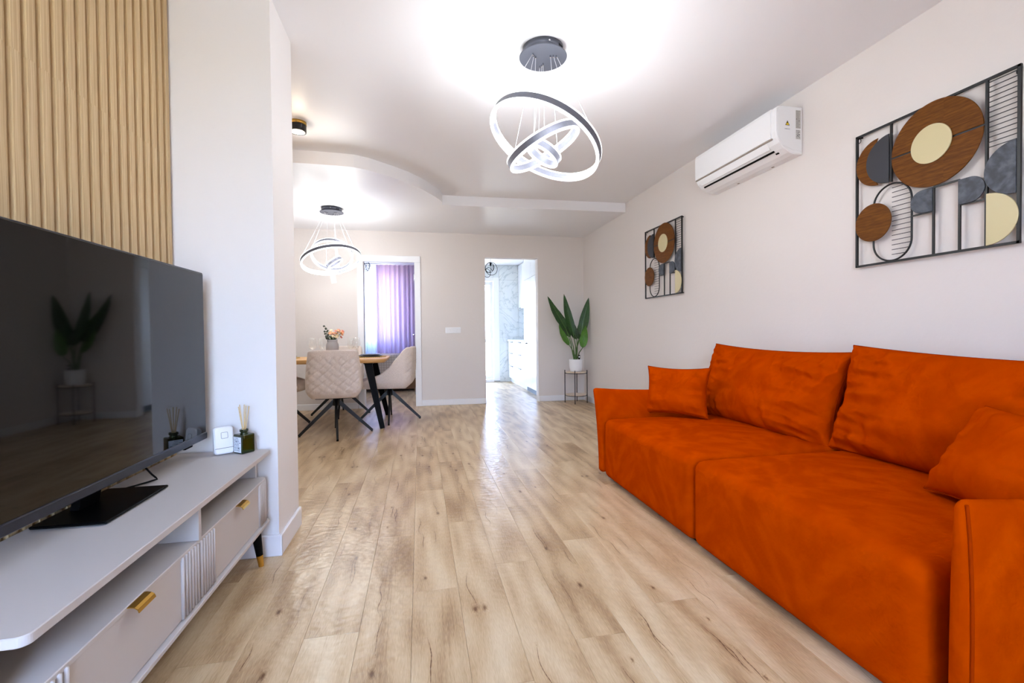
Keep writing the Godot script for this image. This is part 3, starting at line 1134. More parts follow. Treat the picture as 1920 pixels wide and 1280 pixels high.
# ---------------------------------------------------------------- wall art
func wall_art(at: Vector3, s: float, label: String) -> void:
	# own axes: x along the wall towards the camera (+z of the room), y up, z out of the wall (-x of the room)
	var t := thing("wall_art", label, "wall art", Vector3.ZERO, 0.0, "metal and wood wall art")
	t.transform = Transform3D(Basis(Vector3(0, 0, 1), Vector3(0, 1, 0), Vector3(-1, 0, 0)), at)
	var rod := func(called: String, pts: Array, r: float, z: float) -> void:
		var st := mb()
		for k in pts.size() - 1:
			var a := Vector3(pts[k].x * s, pts[k].y * s, z)
			var b := Vector3(pts[k + 1].x * s, pts[k + 1].y * s, z)
			bar(st, a, b, Vector2(r * 2, r * 2), Vector2(r * 2, r * 2), Vector3(0, 0, 1))
		put(called, st, M.black_metal, t)
	var plate := func(called: String, poly: PackedVector2Array, m: Material, z: float, th := 0.006) -> void:
		var st := mb()
		var q := PackedVector2Array()
		for p in poly:
			q.append(p * s)
		extrude(st, q, th, 0.001, Transform3D(Basis(), Vector3(0, 0, z)))
		put(called, st, m, t)
	var V := func(x: float, y: float) -> Vector2: return Vector2(x, y)
	var R := 0.0055
	rod.call("frame_bar", [V.call(0.007, 0.0), V.call(0.007, 1.0)], R, 0.0)
	rod.call("frame_bar", [V.call(0.993, 0.0), V.call(0.993, 1.0)], R, 0.0)
	rod.call("frame_bar", [V.call(0.0, 0.007), V.call(1.0, 0.007)], R, 0.0)
	rod.call("frame_bar", [V.call(0.0, 0.993), V.call(1.0, 0.993)], R, 0.0)
	rod.call("cross_bar", [V.call(0.27, 0.575), V.call(0.27, 0.993)], 0.0048, 0.0)
	rod.call("cross_bar", [V.call(0.84, 0.007), V.call(0.84, 0.993)], 0.0048, 0.0)
	rod.call("cross_bar", [V.call(0.55, 0.007), V.call(0.55, 0.45)], 0.0044, 0.0)
	rod.call("cross_bar", [V.call(0.70, 0.007), V.call(0.70, 0.45)], 0.0044, 0.0)
	rod.call("cross_bar", [V.call(0.55, 0.45), V.call(0.70, 0.45)], 0.0040, 0.0)
	rod.call("cross_bar", [V.call(0.41, 0.295), V.call(0.55, 0.295)], 0.0036, 0.0)
	rod.call("cross_bar", [V.call(0.70, 0.293), V.call(0.84, 0.293)], 0.0036, 0.0)
	rod.call("cross_bar", [V.call(0.274, 0.734), V.call(0.84, 0.734)], 0.0040, 0.002)
	for k in 14:
		var y := 0.972 - k * 0.0293
		rod.call("thin_wire", [V.call(0.845, y), V.call(0.99, y)], 0.0016, 0.0)
	for k in 15:
		var y2 := 0.53 - k * 0.0338
		var half := 0.137
		var cy := clampf(y2, 0.015 + half, 0.561 - half)
		var xe := 0.276 + sqrt(maxf(0.0, half * half - (y2 - cy) * (y2 - cy)))
		rod.call("thin_wire", [V.call(0.276, y2), V.call(xe, y2)], 0.0016, 0.0)
	# the long loop
	var st := mb()
	var loop := []
	for p in rrect(0.272, 0.546, 0.1355, 12):
		loop.append(Vector3((0.276 + p.x) * s, (0.288 + p.y) * s, 0.0))
	tube(st, loop, 0.0048, 8, true)
	put("loop", st, M.black_metal, t)
	# wooden and painted shapes
	plate.call("wood_disc", circle2(V.call(0.555, 0.733), 0.275, 64, 0.0 + 0.02, PI - 0.02), M.walnut, 0.003)
	plate.call("wood_disc", circle2(V.call(0.555, 0.733), 0.275, 64, PI + 0.02, TAU - 0.02), M.walnut, 0.003)
	plate.call("cream_disc", circle2(V.call(0.543, 0.735), 0.124, 56), M.cream, 0.010)
	plate.call("small_wood_disc", circle2(V.call(0.142, 0.315), 0.138, 56), M.walnut, 0.004)
	var moon := circle2(V.call(0.178, 0.752), 0.170, 40, PI * 0.5, PI * 1.5)
	var cut := circle2(V.call(0.262, 0.748), 0.168, 24, PI * 0.70, PI * 1.30)
	cut.reverse()
	moon.append_array(cut)
	plate.call("wood_crescent", moon, M.walnut, 0.002)
	plate.call("navy_half_disc", circle2(V.call(0.262, 0.748), 0.172, 40, PI * 0.5, PI * 1.5), M.navy, 0.004)
	var left := circle2(V.call(0.488, 0.374), 0.077, 20, PI * 0.5, PI * 1.5)
	left.append_array(PackedVector2Array([V.call(0.548, 0.297), V.call(0.548, 0.451)]))
	plate.call("slate_tab", left, M.slate, 0.003)
	var right := circle2(V.call(0.760, 0.371), 0.078, 20, -PI * 0.5, PI * 0.5)
	right.append_array(PackedVector2Array([V.call(0.698, 0.449), V.call(0.698, 0.293)]))
	plate.call("slate_tab", right, M.slate, 0.003)
	plate.call("slate_half_disc", circle2(V.call(0.984, 0.437), 0.152, 40, PI * 0.5, PI * 1.5), M.slate, 0.003)
	plate.call("cream_half_disc", circle2(V.call(0.844, 0.166), 0.153, 40, -PI * 0.5, PI * 0.5), M.cream, 0.003)
	for x in [0.02, 0.985]:
		st = mb()
		var ring := []
		for k in 16:
			var a := TAU * k / 16.0
			ring.append(Vector3(x * s + cos(a) * 0.008, 0.965 * s + sin(a) * 0.012, -0.004))
		tube(st, ring, 0.0022, 6, true)
		put("hanging_loop", st, M.black_metal, t)
	for p in [Vector2(0.02, 0.99), Vector2(0.98, 0.99), Vector2(0.02, 0.01), Vector2(0.98, 0.01)]:
		st = mb()
		bar(st, Vector3(p.x * s, p.y * s, 0.0), Vector3(p.x * s, p.y * s, -0.0245), Vector2(0.008, 0.008), Vector2(0.008, 0.008), Vector3(1, 0, 0))
		put("wall_pin", st, M.black_metal, t)

# ---------------------------------------------------------------- air conditioner
func air_conditioner() -> void:
	var t := thing("air_conditioner", "white wall-mounted split air conditioner below the ceiling", "air conditioner", Vector3(XR, 2.185, -3.530))
	var L := 0.898
	# own axes: x from the wall is negative; profile in (depth, height), extruded along z
	var prof := PackedVector2Array([Vector2(0, 0.0), Vector2(-0.06, 0.002), Vector2(-0.10, 0.012), Vector2(-0.145, 0.036), Vector2(-0.178, 0.066), Vector2(-0.196, 0.100), Vector2(-0.203, 0.14), Vector2(-0.203, 0.27), Vector2(-0.197, 0.292), Vector2(-0.180, 0.305), Vector2(-0.15, 0.309), Vector2(0, 0.309)])
	var xf := Transform3D(Basis(), Vector3.ZERO)
	var st := mb()
	extrude(st, prof, L, 0.006, xf)
	put("body", st, M.plastic, t)
	st = mb()
	var fp := PackedVector2Array([Vector2(-0.200, 0.104), Vector2(-0.2065, 0.106), Vector2(-0.2085, 0.14), Vector2(-0.2085, 0.275), Vector2(-0.203, 0.296), Vector2(-0.196, 0.296)])
	extrude(st, fp, L - 0.05, 0.002, Transform3D(Basis(), Vector3(0, 0, 0.01)))
	put("front_panel", st, M.plastic, t)
	st = mb()
	bar(st, Vector3(-0.1975, 0.1, 0.008), Vector3(-0.1975, 0.1, L - 0.035), Vector2(0.009, 0.006), Vector2(0.009, 0.006), Vector3(0.2, 1, 0))
	put("panel_gap", st, M.ac_grey, t)
	st = mb()
	var dirv := Vector3(0.72, -0.69, 0).normalized()
	bar(st, Vector3(-0.181, 0.073, 0.05), Vector3(-0.181, 0.073, L - 0.085), Vector2(0.046, 0.006), Vector2(0.046, 0.006), Vector3(-0.45, 0.9, 0))
	put("louvre", st, M.plastic, t)
	st = mb()
	bar(st, Vector3(-0.149, 0.0385, 0.05), Vector3(-0.149, 0.0385, L - 0.075), Vector2(0.013, 0.006), Vector2(0.013, 0.006), dirv)
	put("air_slot", st, M.black, t)
	st = mb()
	bar(st, Vector3(-0.127, 0.0255, L - 0.085), Vector3(-0.127, 0.0255, L - 0.06), Vector2(0.012, 0.005), Vector2(0.012, 0.005), dirv)
	put("sensor", st, M.black, t)
	for z in [0.30, 0.66]:
		st = mb()
		bevel_box(st, Vector3(-0.02, 0.0, z), Vector3(0.012, 0.004, 0.02), 0.001)
		put("clip", st, M.ac_grey, t)
	# side cover and its stickers
	st = mb()
	var side := PackedVector2Array()
	for p in inset(PackedVector2Array([Vector2(-0.19, 0.10), Vector2(-0.19, 0.28), Vector2(-0.172, 0.298), Vector2(-0.008, 0.302), Vector2(-0.008, 0.02), Vector2(-0.07, 0.024), Vector2(-0.15, 0.052)]), 0.0):
		side.append(p)
	extrude(st, side, 0.003, 0.001, Transform3D(Basis(), Vector3(0, 0, L)))
	var sc := put("side_cover", st, M.plastic, t)
	var z := L + 0.0036
	var lm := mat(Color.WHITE, 0.5)
	lm.albedo_texture = print_texture(64, 160, rgb8(186, 182, 176), rgb8(96, 94, 92), 22, 3, 2)
	put("rating_label", textured_quad(Vector3(-0.056, 0.165, z), Vector3(-0.018, 0.165, z), Vector3(-0.018, 0.283, z), Vector3(-0.056, 0.283, z)), lm, sc)
	lm = mat(Color.WHITE, 0.5)
	lm.albedo_texture = print_texture(64, 96, rgb8(214, 212, 210), rgb8(60, 60, 62), 9, 5, 6)
	put("data_label", textured_quad(Vector3(-0.056, 0.095, z), Vector3(-0.018, 0.095, z), Vector3(-0.018, 0.158, z), Vector3(-0.056, 0.158, z)), lm, sc)
	st = mb()
	extrude(st, PackedVector2Array([Vector2(-0.134, 0.181), Vector2(-0.102, 0.181), Vector2(-0.118, 0.212)]), 0.0008, 0.0, Transform3D(Basis(), Vector3(0, 0, z - 0.0006)))
	put("warning_border", st, M.black, sc)
	st = mb()
	extrude(st, PackedVector2Array([Vector2(-0.129, 0.184), Vector2(-0.107, 0.184), Vector2(-0.118, 0.206)]), 0.0012, 0.0, Transform3D(Basis(), Vector3(0, 0, z - 0.0006)))
	put("warning_sign", st, mat(rgb8(246, 214, 40), 0.5), sc)
	st = mb()
	extrude(st, PackedVector2Array([Vector2(-0.1195, 0.203), Vector2(-0.1225, 0.1945), Vector2(-0.1185, 0.1945), Vector2(-0.1205, 0.186), Vector2(-0.114, 0.197), Vector2(-0.1175, 0.197), Vector2(-0.116, 0.203)]), 0.0016, 0.0, Transform3D(Basis(), Vector3(0, 0, z - 0.0006)))
	put("warning_bolt", st, M.black, sc)
	lm = mat(Color.WHITE, 0.5)
	lm.albedo_texture = print_texture(96, 24, rgb8(238, 238, 242), rgb8(86, 86, 92), 1, 9, 0)
	put("code_label", textured_quad(Vector3(-0.142, 0.150, z), Vector3(-0.094, 0.150, z), Vector3(-0.094, 0.163, z), Vector3(-0.142, 0.163, z)), lm, sc)

# ---------------------------------------------------------------- lamps
func lamp_light(parent: Node, at: Vector3, energy: float, size: float, c := Color(0.965, 0.985, 1.0)) -> void:
	var l := OmniLight3D.new()
	l.name = numbered(parent, "lamp_glow")
	l.light_energy = energy
	l.light_size = size
	l.light_color = c
	l.omni_range = 14.0
	l.omni_attenuation = 2.0
	l.shadow_enabled = true
	parent.add_child(l)
	l.position = at

func chandelier(near: bool) -> void:
	var at := Vector3(0.69, UPPER, -2.51) if near else Vector3(-0.975, LOWER, -5.667)
	var t := thing("chandelier", "three-ring chandelier hanging in front of the sofa" if near else "three-ring chandelier hanging over the dining table", "chandelier", at, 0.0, "ring chandeliers")
	var cm: Material = M.canopy
	var st := mb()
	lathe(st, [Vector2(0.0005, -0.046), Vector2(0.112, -0.046), Vector2(0.112, 0.0), Vector2(0.0005, 0.0)], 48, Transform3D(), 0)
	var can := put("canopy", st, cm, t)
	st = mb()
	lathe(st, [Vector2(0.0005, -0.053), Vector2(0.130, -0.053), Vector2(0.132, -0.050), Vector2(0.130, -0.047), Vector2(0.0005, -0.047)], 48, Transform3D(), FLAT)
	put("canopy_plate", st, cm, can)
	st = mb()
	lathe(st, [Vector2(0.0005, 0.116), Vector2(0.005, 0.116), Vector2(0.005, 0.110), Vector2(0.0005, 0.110)], 12, Transform3D(Basis(Vector3.RIGHT, PI * 0.5).rotated(Vector3.UP, 0.05), Vector3(0, -0.022, 0)))
	put("screw", st, M.steel, can)
	for k in 5:
		st = mb()
		var a := 0.62 + k * 0.075
		bar(st, Vector3(sin(a) * 0.1125, -0.034, cos(a) * 0.1125), Vector3(sin(a) * 0.1125, -0.016, cos(a) * 0.1125), Vector2(0.004, 0.002), Vector2(0.004, 0.002), Vector3(cos(a), 0, -sin(a)))
		put("vent_slot", st, M.black, can)
	var rings := []
	if near:
		rings = [[Vector3(0.695, 2.098, -2.501), Vector3(0.439, 0.893, -0.100), 0.316], [Vector3(0.683, 2.060, -2.503), Vector3(-0.457, 0.887, -0.062), 0.207], [Vector3(0.687, 2.029, -2.502), Vector3(0.531, 0.844, 0.073), 0.092]]
	else:
		rings = [[Vector3(-0.984, 1.897, -5.659), Vector3(-0.21, 0.931, -0.297), 0.326], [Vector3(-0.977, 1.955, -5.659), Vector3(-0.036, 0.768, -0.639), 0.222], [Vector3(-0.955, 1.869, -5.653), Vector3(-0.577, 0.817, -0.001), 0.090]]
	for i in 3:
		var c: Vector3 = rings[i][0] - at
		var n: Vector3 = rings[i][1].normalized()
		var R: float = rings[i][2]
		var ex := n.cross(Vector3.BACK).normalized()
		var ez := ex.cross(n)
		var xf := Transform3D(Basis(ex, n, ez), c)
		st = mb()
		lathe(st, [Vector2(R - 0.008, -0.015), Vector2(R + 0.008, -0.015), Vector2(R + 0.008, 0.015), Vector2(R - 0.008, 0.015), Vector2(R - 0.008, -0.015)], 72, xf, FLAT)
		var ring := put("ring", st, M.chandelier_metal, t)
		for s in [-1.0, 1.0]:
			st = mb()
			var prof := []
			for k in 11:
				var a := TAU * k / 10.0
				prof.append(Vector2(R + 0.0092 * cos(a), s * 0.0205 + 0.0065 * sin(a)))
			lathe(st, prof, 72, xf)
			put("led_strip", st, M.led, ring)
		# three wires per ring
		for k in 3:
			var a := TAU * k / 3.0 + 0.55 + i * 0.12
			var hole := Vector3(cos(a) * (0.075 - i * 0.014), -0.053, sin(a) * (0.075 - i * 0.014))
			# nearest point of the ring in the same direction
			var d := Vector3(cos(a), 0, sin(a))
			d = (d - n * d.dot(n)).normalized()
			var end := c + d * R + n * 0.02
			st = mb()
			tube(st, [hole, end], 0.0011, 6)
			put("wire", st, M.wire, t)
			st = mb()
			tube(st, [hole + Vector3(0, 0.001, 0), hole - Vector3(0, 0.012, 0)], 0.005, 8)
			put("wire_grip", st, M.steel, can)
		# light of the strip, spread round the ring above and below
		var count: int = [4, 2, 1][i]
		var e: float = ((0.060 if near else 0.066) if i < 2 else 0.035)
		for k in count:
			for s in [-1.0, 1.0]:
				var a: float = TAU * (k + 0.25 * s) / count + 0.3
				lamp_light(t, c + (ex * cos(a) + ez * sin(a)) * R + n * s * 0.115, e, 0.02)
	if not near:
		st = mb()
		bar(st, Vector3(-0.005, -0.735, 0.02), Vector3(0.02, -0.865, 0.03), Vector2(0.05, 0.001), Vector2(0.06, 0.001), Vector3(1, 0, 0.1))
		var lm := mat(Color.WHITE, 0.6)
		lm.albedo_color = rgb8(236, 236, 236)
		put("paper_tag", st, lm, t)
		var pm := mat(Color.WHITE, 0.6)
		pm.albedo_texture = print_texture(40, 48, rgb8(226, 226, 226), rgb8(110, 110, 110), 6, 12, 2)
		put("tag_print", textured_quad(Vector3(0.000, -0.855, 0.0312), Vector3(0.036, -0.855, 0.0312), Vector3(0.030, -0.800, 0.0272), Vector3(-0.006, -0.800, 0.0272)), pm, t)

func ceiling_spot() -> void:
	var t := thing("ceiling_spotlight", "small black and brass ceiling spotlight beside the partition", "spotlight", Vector3(-0.862, UPPER, -3.69))
	var st := mb()
	lathe(st, [Vector2(0.0005, -0.022), Vector2(0.060, -0.022), Vector2(0.060, 0.0), Vector2(0.0005, 0.0)], 32, Transform3D(), 0)
	put("brass_collar", st, M.brass, t)
	st = mb()
	lathe(st, [Vector2(0.0485, -0.074), Vector2(0.058, -0.074), Vector2(0.058, -0.022), Vector2(0.0485, -0.022)], 32, Transform3D(), FLAT)
	put("housing", st, M.black_metal, t)
	st = mb()
	lathe(st, [Vector2(0.0005, -0.072), Vector2(0.048, -0.072), Vector2(0.048, -0.069), Vector2(0.0005, -0.069)], 32, Transform3D(), FLAT)
	var m: StandardMaterial3D = M.led.duplicate()
	m.emission = Color(1.0, 0.93, 0.80)
	m.emission_energy_multiplier = 2.5
	put("diffuser", st, m, t)
	lamp_light(t, Vector3(0, -0.10, 0), 0.06, 0.045, Color(1.0, 0.92, 0.80))

# ---------------------------------------------------------------- dining
func chair_shell() -> SurfaceTool:
	# tub shell: a U-shaped wall (open towards -z) whose rim sweeps from the seat front up to the back, quilted outside at the back
	var st := mb()
	var hw := 0.265
	var zb := 0.27       # back
	var zf := -0.30      # front end of the wings
	var r := 0.09
	# path along the U, from the front left round the back to the front right
	var path := []
	var straight := zb - r - zf
	var arc := PI * 0.5 * r
	var back := 2.0 * (hw - r)
	var total := straight * 2.0 + arc * 2.0 + back
	var N := 150
	var rings := []
	for i in N + 1:
		var s := total * i / N
		var p := Vector2.ZERO
		var o := Vector2.ZERO      # outward
		if s < straight:
			p = Vector2(-hw, zf + s); o = Vector2(-1, 0)
		elif s < straight + arc:
			var a := (s - straight) / r
			o = Vector2(-cos(a), sin(a)); p = Vector2(-hw + r, zb - r) + o * r
		elif s < straight + arc + back:
			p = Vector2(-hw + r + (s - straight - arc), zb); o = Vector2(0, 1)
		elif s < straight + arc * 2.0 + back:
			var a := (s - straight - arc - back) / r
			o = Vector2(sin(a), cos(a)); p = Vector2(hw - r, zb - r) + o * r
		else:
			p = Vector2(hw, zb - r - (s - straight - arc * 2.0 - back)); o = Vector2(1, 0)
		# rim height from how far forward the point lies, lower at the back corners
		var f := clampf((zb - p.y) / (zb - zf), 0.0, 1.0)
		var rim := 0.0
		var pts := [[0.0, 0.885], [0.10, 0.880], [0.17, 0.855], [0.28, 0.765], [0.44, 0.64], [0.62, 0.565], [0.80, 0.525], [0.93, 0.50], [1.0, 0.465]]
		for k in pts.size() - 1:
			if f >= pts[k][0] and f <= pts[k + 1][0]:
				var u: float = (f - pts[k][0]) / (pts[k + 1][0] - pts[k][0])
				u = u * u * (3.0 - 2.0 * u) * 0.35 + u * 0.65
				rim = lerpf(pts[k][1], pts[k + 1][1], u)
		var base := 0.40
		var th := 0.045 * (1.0 - 0.25 * f)
		var ring := PackedVector3Array()
		var K := 40
		var lean := func(y: float) -> Vector2:
			# wall tapers in at the bottom and leans back towards the top
			var k: float = clampf((y - base) / 0.48, 0.0, 1.0)
			var bulge: float = -0.055 * pow(1.0 - clampf((y - base) / 0.10, 0.0, 1.0), 2.0) + 0.012 * sin(k * PI)
			var narrow: float = -0.032 * k
			var q := p + o * bulge
			q.x += signf(p.x) * narrow * minf(1.0, absf(p.x) / 0.12)
			q.y += 0.035 * k * (1.0 - f) * clampf((p.y - zf) / 0.3, 0.0, 1.0)
			return q
		for k in K + 1:
			var y := lerpf(base, rim - 0.012, float(k) / K)
			var q: Vector2 = lean.call(y)
			# stitched diamonds on the outside of the back
			var d := 0.0
			var along := s - total * 0.5
			if absf(along) < 0.30 and y > 0.44 and y < 0.83:
				var cell := 0.105
				var a1 := absf(fposmod((along * 1.0 + (y - 0.4) * 1.3) / cell, 1.0) - 0.5)
				var a2 := absf(fposmod((along * 1.0 - (y - 0.4) * 1.3) / cell, 1.0) - 0.5)
				var g := maxf(exp(-pow((0.5 - a1) / 0.075, 2.0)), exp(-pow((0.5 - a2) / 0.075, 2.0)))
				var mask := clampf((0.30 - absf(along)) / 0.04, 0.0, 1.0) * clampf((y - 0.44) / 0.03, 0.0, 1.0) * clampf((0.83 - y) / 0.03, 0.0, 1.0)
				d = -0.016 * g * mask
			q += o * d
			ring.append(Vector3(q.x, y, q.y))
		var qt: Vector2 = lean.call(rim)
		for k in 4:
			var a := PI * (k + 1) / 5.0
			var off := -o * th * 0.5 * (1.0 - cos(a))
			ring.append(Vector3(qt.x + off.x, rim - 0.012 + 0.014 * sin(a), qt.y + off.y))
		for k in 9:
			var y := lerpf(rim - 0.014, base, k / 8.0)
			var q: Vector2 = lean.call(y)
			q -= o * th
			ring.append(Vector3(q.x, y, q.y))
		rings.append(ring)
	loft(st, rings, true, false, 0)
	cap(st, rings[0], Vector3(0, 0, -1), 1)
	cap(st, rings[N], Vector3(0, 0, -1), 2)
	return st

func make_chair(label: String) -> Node3D:
	var t := thing("dining_chair", label, "chair", Vector3.ZERO, 0.0, "dining chairs")
	put("shell", chair_shell(), M.chair, t)
	var st := mb()
	soft_box(st, Vector3(0, 0.448, -0.055), Vector3(0.455, 0.095, 0.56), 0.042, 8, func(p: Vector3, h: Vector3) -> Vector3:
		var q := p
		if p.y > 0.0:
			q.y += 0.018 * (1.0 - pow(absf(p.x) / h.x, 2.0)) * (1.0 - pow(absf(p.z) / h.z, 4.0))
		if p.z < -h.z * 0.6:
			q.z -= 0.02 * (1.0 - pow(absf(p.x) / h.x, 2.0))
		return q)
	put("seat", st, M.chair, t)
	st = mb()
	bevel_box(st, Vector3(0, 0.396, -0.02), Vector3(0.36, 0.012, 0.40), 0.004)
	put("seat_plate", st, M.black, t)
	st = mb()
	lathe(st, [Vector2(0.0005, 0.30), Vector2(0.033, 0.30), Vector2(0.036, 0.33), Vector2(0.030, 0.39), Vector2(0.0005, 0.39)], 20)
	put("swivel_column", st, M.black_metal, t)
	for k in 4:
		var a := PI * 0.5 * k + 0.12
		var d := Vector3(sin(a), 0, cos(a))
		st = mb()
		bar(st, d * 0.02 + Vector3(0, 0.345, 0), d * 0.36 + Vector3(0, 0.010, 0), Vector2(0.026, 0.042), Vector2(0.020, 0.026), d.cross(Vector3.UP))
		var leg := put("leg", st, M.black_metal, t)
		st = mb()
		bevel_box(st, d * 0.355 + Vector3(0, 0.004, 0), Vector3(0.022, 0.008, 0.022), 0.002)
		put("foot_pad", st, M.black, leg)
	return t

func dining() -> void:
	# table
	var c := Vector3(-1.07, 0, -5.72)
	var t := thing("dining_table", "oak dining table with slanted black metal legs", "table", c)
	var W := 1.40
	var D := 0.84
	var flat := Transform3D(Basis(Vector3(1, 0, 0), Vector3(0, 0, -1), Vector3(0, 1, 0)), Vector3(0, 0.722, 0))
	var st := mb()
	var big := rrect(W, D, 0.10, 8)
	var lo := inset(big, 0.022)
	var A := func(p: PackedVector2Array, y: float) -> PackedVector3Array:
		var r := PackedVector3Array()
		for q in p:
			r.append(Vector3(q.x, y, -q.y))
		return r
	loft(st, [A.call(lo, 0.722), A.call(big, 0.745), A.call(big, 0.764), A.call(inset(big, 0.004), 0.768)], true, false, 0)
	cap(st, A.call(lo, 0.722), Vector3.DOWN)
	cap(st, A.call(inset(big, 0.004), 0.768), Vector3.UP)
	put("tabletop", st, M.oak, t)
	for sx in [-1.0, 1.0]:
		st = mb()
		bevel_box(st, Vector3(sx * 0.50, 0.714, 0), Vector3(0.10, 0.014, 0.66), 0.002)
		put("leg_plate", st, M.black, t)
		for sz in [-1.0, 1.0]:
			st = mb()
			bar(st, Vector3(sx * 0.50, 0.712, sz * 0.31), Vector3(sx * 0.655, 0.0, sz * 0.44), Vector2(0.085, 0.035), Vector2(0.050, 0.035), Vector3(1, 0, 0))
			put("leg", st, M.black, t)
	# chairs: local front is -z
	var ch := make_chair("beige quilted dining chair with its back to the sofa side")
	ch.position = Vector3(-0.865, 0, -5.10)
	ch.rotation.y = deg_to_rad(4.0)
	copy(ch, Vector3(-0.365, 0, -5.80), deg_to_rad(84.0), "beige dining chair at the table end beside the bedroom doorway")
	copy(ch, Vector3(-1.64, 0, -5.78), deg_to_rad(-92.0), "beige dining chair at the table end away from the bedroom doorway")
	copy(ch, Vector3(-1.02, 0, -6.36), deg_to_rad(177.0), "beige dining chair on the wall side of the table behind the vase")
	# place settings
	var H := 0.7685
	var spots := [[Vector3(-0.575, H, -5.74), "near the bedroom doorway"], [Vector3(-1.56, H, -5.80), "at the far table end"]]
	for s in spots:
		var m := mb()
		var prof := []
		for k in 40:
			var u := k / 39.0
			prof.append(Vector2(0.172 * (1.0 - u) + 0.0005, 0.0045 + 0.0018 * sin(u * 39.0 * PI * 0.5) if k > 0 else 0.0))
		prof[0] = Vector2(0.172, 0.0002)
		lathe(m, prof, 48)
		var pm := thing("placemat", "round woven straw placemat " + s[1], "placemat", s[0], 0.0, "woven placemats")
		put("weave", m, M.straw, pm)
		var beads := mb()
		for k in 44:
			var a := TAU * k / 44.0
			lathe(beads, [Vector2(0.0005, -0.004), Vector2(0.006, -0.002), Vector2(0.007, 0.002), Vector2(0.0005, 0.005)], 6, Transform3D(Basis(), Vector3(cos(a) * 0.175, 0.0045, sin(a) * 0.175)))
		put("edge_braid", beads, M.straw, pm)
		var y: float = H + 0.0065
		for k in 2:
			m = mb()
			var R: float = [0.150, 0.118][k]
			lathe(m, [Vector2(0.0005, 0.0), Vector2(R * 0.62, 0.0), Vector2(R * 0.70, 0.003), Vector2(R, 0.015), Vector2(R, 0.018), Vector2(R * 0.72, 0.007), Vector2(R * 0.6, 0.0045), Vector2(0.0005, 0.0045)], 44)
			var pl := thing("plate", ("large grey dinner plate on the placemat " if k == 0 else "smaller grey plate stacked on the dinner plate ") + s[1], "plate", Vector3(s[0].x, y, s[0].z), 0.0, "grey plates")
			put("dish", m, M.plate, pl)
			y += 0.0105
	# cutlery beside the setting near the doorway
	for k in 2:
		var m := mb()
		var x := -0.66 - k * 0.05
		if k == 0:
			bar(m, Vector3(0, 0.003, -0.10), Vector3(0, 0.003, 0.0), Vector2(0.016, 0.003), Vector2(0.012, 0.004), Vector3(1, 0, 0))
			bar(m, Vector3(0, 0.003, 0.0), Vector3(0, 0.004, 0.10), Vector2(0.009, 0.005), Vector2(0.012, 0.006), Vector3(1, 0, 0))
		else:
			bar(m, Vector3(0, 0.003, -0.045), Vector3(0, 0.004, 0.10), Vector2(0.006, 0.004), Vector2(0.013, 0.005), Vector3(1, 0, 0))
			bar(m, Vector3(0, 0.004, -0.065), Vector3(0, 0.003, -0.045), Vector2(0.024, 0.003), Vector2(0.010, 0.003), Vector3(1, 0, 0))
			for q in 4:
				bar(m, Vector3(-0.0095 + q * 0.0063, 0.003, -0.105), Vector3(-0.0095 + q * 0.0063, 0.004, -0.064), Vector2(0.003, 0.002), Vector2(0.003, 0.002), Vector3(1, 0, 0))
		var o := put(["table_knife", "table_fork"][k], m, M.steel)
		o.position = Vector3(x - 0.10, H, -5.44 + k * 0.03)
		o.rotation.y = deg_to_rad(70.0 + k * 16.0)
		tag(o, ["steel knife lying on the oak table by the grey plates", "steel fork lying on the oak table by the grey plates"][k], ["knife", "fork"][k], "cutlery on the table")
	# wine glasses
	var gp := [Vector3(-1.195, H, -5.62), Vector3(-1.13, H, -5.80), Vector3(-0.778, H, -5.62), Vector3(-0.745, H, -5.82)]
	var gl: Node3D = null
	for p in gp:
		if gl == null:
			gl = thing("wine_glass", "", "wine glass", p, 0.0, "wine glasses")
			st = mb()
			lathe(st, [Vector2(0.0005, 0.100), Vector2(0.012, 0.102), Vector2(0.030, 0.118), Vector2(0.042, 0.142), Vector2(0.044, 0.160), Vector2(0.040, 0.195), Vector2(0.034, 0.232), Vector2(0.0335, 0.232), Vector2(0.0392, 0.195), Vector2(0.043, 0.160), Vector2(0.041, 0.143), Vector2(0.029, 0.120), Vector2(0.0005, 0.104)], 28)
			put("bowl", st, M.glass, gl)
			st = mb()
			lathe(st, [Vector2(0.0045, 0.004), Vector2(0.0032, 0.02), Vector2(0.003, 0.08), Vector2(0.006, 0.101)], 12)
			put("stem", st, M.glass, gl)
			st = mb()
			lathe(st, [Vector2(0.0005, 0.0), Vector2(0.034, 0.0), Vector2(0.034, 0.0015), Vector2(0.006, 0.005), Vector2(0.0005, 0.005)], 24)
			put("foot", st, M.glass, gl)
		else:
			gl = copy(gl, p, 0.0)
		gl.set_meta("label", "clear wine glass on the " + ("bedroom doorway" if p.x > -0.9 else "partition") + " side of the vase, " + ("nearer the quilted chair" if p.z > -5.7 else "farther from the quilted chair"))
	# vase and dried flowers
	var vp := Vector3(-1.005, H, -5.74)
	var v := thing("vase", "grey frosted glass vase in the middle of the table", "vase", vp)
	st = mb()
	lathe(st, [Vector2(0.0005, 0.0), Vector2(0.066, 0.0), Vector2(0.070, 0.006), Vector2(0.071, 0.13), Vector2(0.068, 0.158), Vector2(0.058, 0.178), Vector2(0.056, 0.192), Vector2(0.058, 0.212), Vector2(0.054, 0.212), Vector2(0.051, 0.190), Vector2(0.054, 0.174), Vector2(0.063, 0.155), Vector2(0.066, 0.13), Vector2(0.066, 0.010), Vector2(0.0005, 0.008)], 36)
	put("body", st, M.vase, v)
	bouquet(vp)

